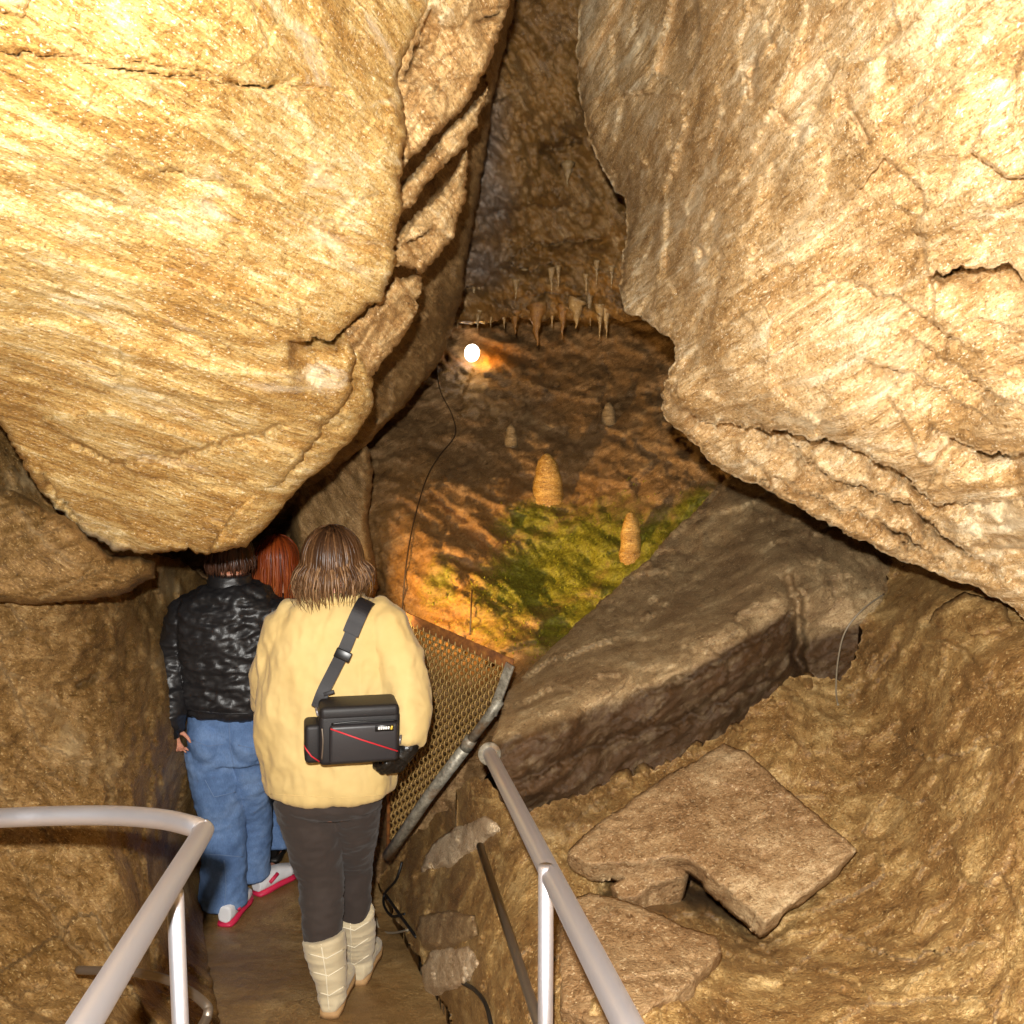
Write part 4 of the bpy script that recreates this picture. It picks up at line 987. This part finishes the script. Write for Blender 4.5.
        seam(bo, 'seam', bb, ls, .0022, M['seam'])
    # hair
    def spec(th, rs):
        back = max(0, -math.sin(th)); left = max(0, -math.cos(th))
        return (.10 + .035 * left + rs.uniform(-.045, .04), rs.uniform(.0, .06), rs.uniform(-.03, .02))
    locks(root, hc + Vector((0, -.012, .012)), (.094, .112, .108), spec, M['brown_hair'], 820, 11, thick=.0065)
    return root, Q
yw, QY = yellow_woman()

# ---------------------------------------------------------------- camera bag on its strap
def camera_bag():
    Yb = 3.02; Q = lambda x, y, d=0: at(x, y, Yb + d)
    root = empty('camera_bag', Q(352, 760), 'black camera bag with red piping hanging across the back of the yellow jacket', 'bag')
    rot = Matrix.Rotation(R(14), 3, 'Z') @ Matrix.Rotation(R(1.5), 3, 'Y')
    C = Q(358, 732, .05); X = rot @ Vector((1, 0, 0)); Yv = rot @ Vector((0, 1, 0)); Z = rot @ Vector((0, 0, 1))
    W = lambda x, y, z: C + X * x + Yv * y + Z * z
    mb = MB(); mb.box(C, (.255, .13, .17), rot, .018, 4); body = mb.make('bag_body', M['bag'], root)
    mb = MB(); mb.box(W(.0, -.0, .083), (.25, .132, .045), rot, .016, 4); mb.make('lid', M['bag'], root)
    mb = MB(); mb.box(W(.012, -.066, -.012), (.215, .03, .125), rot, .012, 4); fp = mb.make('front_pocket', M['bag_panel'], root)
    mb = MB(); mb.tube([W(-.093, -.0825, .043), W(.0, -.0835, .004), W(.118, -.0825, -.042)], .0026, 8); mb.make('piping', M['red'], fp)
    mb = MB(); mb.tube(smooth_path([W(-.09, -.072, .055), W(0, -.074, .060), W(.115, -.072, .055)], 6), .0028, 8); mb.make('zip', M['plastic'], fp)
    mb = MB(); mb.box(W(-.145, -.005, -.015), (.05, .10, .125), rot, .014, 4); sp_ = mb.make('side_pocket', M['bag'], root)
    mb = MB(); mb.tube([W(-.171, -.04, -.02), W(-.165, -.053, -.03), W(-.15, -.058, -.05), W(-.125, -.056, -.07)], .0024, 8); mb.make('piping', M['red'], sp_)
    mb = MB(); mb.tube(smooth_path([W(-.118, -.066, .04), W(-.115, -.07, 0), W(-.118, -.066, -.06)], 6), .003, 8); mb.make('zip', M['dull_steel'], sp_)
    # small badge: white slanted marks with a yellow end
    mb = MB(); mb.box(W(.075, -.0825, .036), (.058, .003, .02), rot, .001, 1); bd = mb.make('badge', M['plastic'], fp)
    mb = MB()
    for i in range(5):
        mb.box(W(.058 + i * .0075, -.0845, .037), (.0055, .002, .009), rot @ Matrix.Rotation(R(14), 3, 'Y'), .0003, 1)
    mb.make('white_mark', M['white_mark'], bd)
    mb = MB(); mb.box(W(.0975, -.0845, .037), (.006, .002, .012), rot @ Matrix.Rotation(R(14), 3, 'Y'), .0003, 1); mb.make('yellow_mark', M['yellow_mark'], bd)
    for sx in (-1, 1): MB().tube([W(sx * .13, -.02, .075 if sx < 0 else -.03), W(sx * .135, -.03, .095 if sx < 0 else -.01), W(sx * .13, -.04, .075 if sx < 0 else -.03)], .004, 8, closed=True).make('ring', M['steel'], root)
    # strap: flat webbing over the right shoulder
    def ribbon(pts, w, t, name, mat, par):
        P = smooth_path(pts, 6); mb = MB(); V = []; n = len(P); SD = (Q(354, 626) - Q(333, 672)).normalized().cross(Vector((0, -1, .1))).normalized()
        for i in range(n):
            T = (P[min(i + 1, n - 1)] - P[max(i - 1, 0)]).normalized(); nr = (Vector(CAM) - P[i]).normalized()
            sd = SD; nn_ = sd.cross(T).normalized()
            for a_, b_ in ((-1, -1), (1, -1), (1, 1), (-1, 1)): V.append(P[i] + sd * w * a_ + nn_ * t * b_)
        Fs = [(i * 4 + k, i * 4 + (k + 1) % 4, (i + 1) * 4 + (k + 1) % 4, (i + 1) * 4 + k) for i in range(n - 1) for k in range(4)] + [(3, 2, 1, 0), tuple(4 * (n - 1) + k for k in range(4))]
        mb.add(V, Fs); return mb.make(name, mat, par, smooth=False)
    st = ribbon([Q(317, 708, .04), Q(323, 692, .07), Q(333, 672, .085), Q(345, 648, .095), Q(354, 626, .115), Q(361, 611, .145), Q(366, 603, .20), Q(370, 603, .29), Q(373, 614, .40)], .0205, .002, 'strap', M['webbing'], root)
    ribbon([Q(350.5, 634, .10), Q(355, 623, .115), Q(361, 610, .138), Q(366, 602, .195), Q(370, 602, .285)], .027, .004, 'shoulder_pad', M['webbing'], st)
    b = Q(343, 655, .085); T = (Q(354, 626, .115) - Q(333, 672, .085)).normalized(); n_ = Vector((0, -1, .1)); sd = T.cross(n_).normalized(); rm = Matrix((sd, T, sd.cross(T))).transposed()
    mb = MB(); mb.box(b, (.054, .032, .012), rm, .003, 2); mb.make('buckle', M['plastic'], st)
    mb = MB(); mb.box(Q(329, 693, .06), (.035, .012, .006), rm @ Matrix.Rotation(R(40), 3, 'Z'), .002, 2); mb.make('strap_end', M['webbing'], st)
camera_bag()

# ---------------------------------------------------------------- person in the black jacket
def black_jacket():
    Y0 = 4.25; Q = lambda x, y, d=0: at(x, y, Y0 + d)
    fl = at(222, 931, 4.08); fl.z = fz(fl.y) + .004; fr = at(254, 893, 4.4); fr.z = fz(fr.y) + .004
    root = empty('person', Vector((Q(230, 700).x, Y0, fz(Y0))), 'person in a shiny black jacket and blue jeans, walking under the boulder', 'person')
    hc = Q(231, 557, .0); tdl = (.10, 1); tdr = (.62, 1)
    ank_l = fl + Vector((.005, .125, .12)); ank_r = fr + Vector((.01, .06, .12)); kn_l = Q(225, 830, .03); kn_r = Q(254, 815, .20)
    mb = MB(); eyes, lip = head_parts(mb, hc, R(-6))
    mb.tube([Q(230, 562), Q(230, 585), Q(230, 598)], [.05, .054, .08], 16)
    mb.loft([(Q(230, 592), .10, .06), (Q(230, 605), .165, .085), (Q(230, 640), .165, .10), (Q(229, 680), .14, .095), (Q(229, 712), .15, .105), (Q(228, 740), .16, .11), (Q(228, 758), .12, .09)])
    mb.tube([Q(212, 745), Q(218, 785, .01), kn_l, kn_l.lerp(ank_l, .4), ank_l], [.085, .075, .055, .052, .036], 16)
    mb.tube([Q(246, 745, .02), Q(250, 780, .1), kn_r, kn_r.lerp(ank_r, .4), ank_r], [.085, .075, .055, .052, .036], 16)
    for heel in (fl, fr): mb.ball(Vector(heel) + Vector((.03, .16, .04)), (.03, .085, .025))
    wr = Q(169, 729, -.17)
    mb.tube([Q(190, 610), Q(178, 650), Q(169, 690, -.06), wr], [.055, .048, .04, .027], 14)
    hd = dict(fwd=Vector((.25, .05, -1)), palm=Vector((.8, -.6, 0)), thumb=Vector((.6, .8, 0)))
    hand_parts(mb, wr, L=.155, curl=.95, **hd)
    w2 = Q(276, 715, .15); mb.tube([Q(268, 610), Q(276, 650), Q(278, 690, .04), w2], [.055, .048, .04, .027], 14)
    hand_parts(mb, w2, Vector((0, .3, -1)), Vector((-1, 0, 0)), Vector((0, 1, 0)), L=.16, curl=.6)
    body_obj(root, mb, eyes, lip)
    # fingerless glove
    mb = MB(); f_ = hd['fwd'].normalized(); mb.tube([wr - f_ * .02, wr + f_ * .015, wr + f_ * .045], [.034, .036, .036], 16, flat=1.0)
    garment(root, 'glove', mb, M['leather'], .004, 2, [(.002, (40, 40, 40), True, 1)])
    # jeans
    mb = MB(); mb.loft([(Q(228, 690), .155, .115), (Q(228, 710), .162, .118), (Q(229, 732), .168, .112), (Q(229, 757), .165, .112)])
    mb.ball(Q(210, 738, -.05), (.086, .095, .115)); mb.ball(Q(247, 738, -.04), (.086, .095, .115))
    mb.tube([Q(211, 745, -.0), Q(217, 785, -.0), Q(224, 825, .02), Q(224, 870, -.02), Q(223, 892, -.035), Q(223, 902, -.035)], [.112, .104, .088, .09, .098, .102], 20)
    mb.tube([Q(249, 745, .02), Q(250, 780, .06), Q(253, 815, .14), Q(252, 842, .15), Q(251, 864, .16), Q(251, 874, .165)], [.096, .088, .078, .078, .080, .080], 20)
    jo, jb = garment(root, 'jeans', mb, M['denim'], .009, 4, [(.009, (5, 5, 6), True, 2), (.007, (10, 10, 14), True, 5), (.003, (22, 22, 26), True, 3)])
    seam(jo, 'stitching', jb, [[(203, 854), (222, 855), (243, 857)], [(229, 722), (230, 745), (234, 768)], [(192, 740), (208, 746), (224, 744)], [(238, 745), (252, 748), (266, 744)], [(224, 860), (226, 885), (224, 915)], [(205, 780), (214, 797), (236, 792)]], .0022, M['denim_seam'], .0)
    # jacket
    mb = MB()
    mb.loft([(Q(230, 587), .11, .085), (Q(230, 594), .165, .105), (Q(230, 607), .212, .125), (Q(230, 635), .215, .14), (Q(230, 672), .203, .142), (Q(230, 698), .196, .14), (Q(230, 706), .188, .137), (Q(230, 708), .184, .133)], 40, 2.5)
    mb.tube([Q(204, 604), Q(191, 614, 0), Q(179, 650, 0), Q(171, 690, -.06), Q(169, 714, -.13), Q(169, 730, -.165)], [.06, .078, .076, .068, .06, .048], 20)
    mb.tube([Q(258, 604), Q(270, 614, 0), Q(277, 650, .0), Q(279, 690, .05), w2], [.06, .078, .074, .066, .05], 20)
    ja, bj = garment(root, 'jacket', mb, M['nylon'], .008, 3, [(.018, (4, 4, 10), True, 4), (.014, (9, 9, 20), True, 8), (.006, (22, 22, 36), True, 3)])
    mb = MB(); mb.tube([Q(230, 592), Q(230, 582), Q(230, 574)], [.098, .094, .088], 24); garment(root, 'collar', mb, M['nylon'], .006, 3, [(.005, (8, 8, 20), True, 4)])
    seam(ja, 'waist_seam', bj, [[(188, 710), (230, 714), (270, 712)]], .004, M['nylon'], .0)
    # shoes
    for heel, td in ((fl, tdl), (fr, tdr)):
        heel = heel + Vector((td[0], td[1], 0)).normalized() * (.030 if heel is fl else .012)
        mb = MB(); shoe(mb, heel + Vector((0, 0, .012)), td, .27, .048, .085)
        so, sb = garment(root, 'shoe', mb, M['white'], .005, 3, [(.002, (20, 20, 20), False, 1)])
        mb = MB(); sole_parts(mb, heel - Vector((0, 0, .004)), td, .275, .047, .013); mb.make('sole', M['pink'], so)
        T = Vector((td[0], td[1], 0)).normalized(); s_ = Vector((T.y, -T.x, 0))
        mb = MB(); mb.tube([heel + T * .05 + s_ * .044 + Vector((0, 0, .05)), heel + T * .10 + s_ * .045 + Vector((0, 0, .075))], .009, 8); mb.make('stripe', M['pink'], so)
    locks(root, hc + Vector((0, -.012, .012)), (.088, .105, .10), lambda th, rs: (.055 + rs.uniform(-.02, .03), rs.uniform(0, .02), 0), M['dark_hair'], 220, 21)
black_jacket()

# ---------------------------------------------------------------- red-haired person ahead
def red_hair():
    Y0 = 4.85; Q = lambda x, y, d=0: at(x, y, Y0 + d)
    fl = at(272, 868, 4.75); fl.z = fz(fl.y) + .004; fr = at(296, 868, 5.0); fr.z = fz(fr.y) + .004
    root = empty('person', Vector((Q(282, 700).x, Y0, fz(Y0))), 'person with long auburn hair, mostly hidden between the two walkers', 'person')
    hc = Q(277, 561); kn_l = Q(274, 785, .02); kn_r = Q(294, 785, .10); ank_l = fl + Vector((0, .05, .1)); ank_r = fr + Vector((0, .05, .1))
    mb = MB(); eyes, lip = head_parts(mb, hc, R(10))
    mb.tube([Q(277, 566), Q(278, 588), Q(279, 600)], [.048, .05, .075], 16)
    mb.loft([(Q(279, 594), .10, .06), (Q(280, 608), .16, .085), (Q(281, 640), .16, .10), (Q(281, 680), .135, .095), (Q(282, 705), .145, .105), (Q(282, 725), .155, .11), (Q(282, 738), .12, .09)])
    mb.tube([Q(270, 725), Q(272, 755), kn_l, ank_l], [.08, .072, .053, .036], 16); mb.tube([Q(296, 725), Q(295, 755, .05), kn_r, ank_r], [.08, .072, .053, .036], 16)
    for heel in (fl, fr): mb.ball(Vector(heel) + Vector((0, .11, .035)), (.035, .11, .03))
    for s_, x in ((-1, 248), (1, 314)):
        w_ = Q(281 + s_ * 30, 695, .24); mb.tube([Q(281 + s_ * 32, 614), Q(281 + s_ * 40, 650), Q(281 + s_ * 41, 682, .05), w_], [.052, .046, .038, .026], 14)
        hand_parts(mb, w_, Vector((-s_ * .2, 1, 0)), Vector((-s_, 0, -.2)), Vector((0, 0, 1)), L=.155, curl=.6)
    body_obj(root, mb, eyes, lip)
    mb = MB(); mb.loft([(Q(282, 690), .15, .11), (Q(282, 710), .165, .125), (Q(282, 735), .165, .12)])
    mb.tube([Q(269, 722), Q(271, 755), kn_l, kn_l.lerp(ank_l, .6), ank_l - Vector((0, .03, .03))], [.10, .092, .08, .082, .092], 18)
    mb.tube([Q(296, 722), Q(295, 755, .05), kn_r, kn_r.lerp(ank_r, .6), ank_r - Vector((0, .03, .03))], [.095, .088, .076, .08, .09], 18)
    garment(root, 'jeans', mb, M['denim'], .009, 4, [(.009, (4, 4, 10), True, 7), (.004, (12, 12, 20), True, 5)])
    mb = MB(); mb.loft([(Q(279, 592), .10, .08), (Q(279, 600), .155, .10), (Q(280, 612), .19, .115), (Q(281, 645), .195, .13), (Q(281, 690), .188, .135), (Q(282, 712), .18, .13)], 36, 2.5)
    for s_ in (-1, 1):
        mb.tube([Q(281 + s_ * 22, 606), Q(281 + s_ * 32, 616), Q(281 + s_ * 40, 650), Q(281 + s_ * 41, 682, .05), Q(281 + s_ * 31, 694, .21)], [.06, .072, .068, .06, .045], 18)
    garment(root, 'jacket', mb, M['dark_jacket'], .009, 4, [(.008, (5, 5, 8), True, 4)])
    for heel in (fl, fr):
        mb = MB(); shoe(mb, heel + Vector((0, 0, .02)), (0, 1), .26, .044, .08); so, _ = garment(root, 'shoe', mb, M['leather'], .006, 3)
        mb = MB(); sole_parts(mb, heel - Vector((0, 0, .004)), (0, 1), .265, .047, .025); mb.make('sole', M['black_rubber'], so)
    locks(root, hc + Vector((0, -.012, .015)), (.098, .112, .112), lambda th, rs: (.20 + rs.uniform(-.05, .05), rs.uniform(.0, .02), -.0), M['red_hair'], 420, 31, thick=.009)
red_hair()

# ================================================================== LIGHT
def light(name, typ, loc, energy, color, **kw):
    l = bpy.data.lights.new(name, typ); l.energy = energy; l.color = color
    for k, v in kw.items(): setattr(l, k, v)
    o = bpy.data.objects.new(name, l); COL.objects.link(o); o.location = loc; return o
light('camera_flash', 'POINT', Vector(CAM) + Vector((-.05, -.02, .17)), 720, (1, .97, .91), shadow_soft_size=.025)
# amber show light behind the rock column, aimed across the moss
sp_ = light('amber_show_light', 'SPOT', at(305, 655, 3.95), 260, (1, .66, .26), spot_size=R(70), spot_blend=1.0, shadow_soft_size=.06)
sp_.rotation_euler = (at(590, 505, 5.4) - sp_.location).to_track_quat('-Z', 'Y').to_euler()
light('lamp_glow', 'POINT', at(482, 355, LY - .02), 2.2, (1, .50, .10), shadow_soft_size=.02)
w = bpy.data.worlds.new('cave_dark'); S.world = w; w.use_nodes = True
w.node_tree.nodes['Background'].inputs[0].default_value = (.05, .035, .02, 1); w.node_tree.nodes['Background'].inputs[1].default_value = .12
S.view_settings.view_transform = 'Standard'; S.view_settings.look = 'None'; S.view_settings.gamma = 1; S.view_settings.exposure = 0
S.view_settings.use_curve_mapping = False
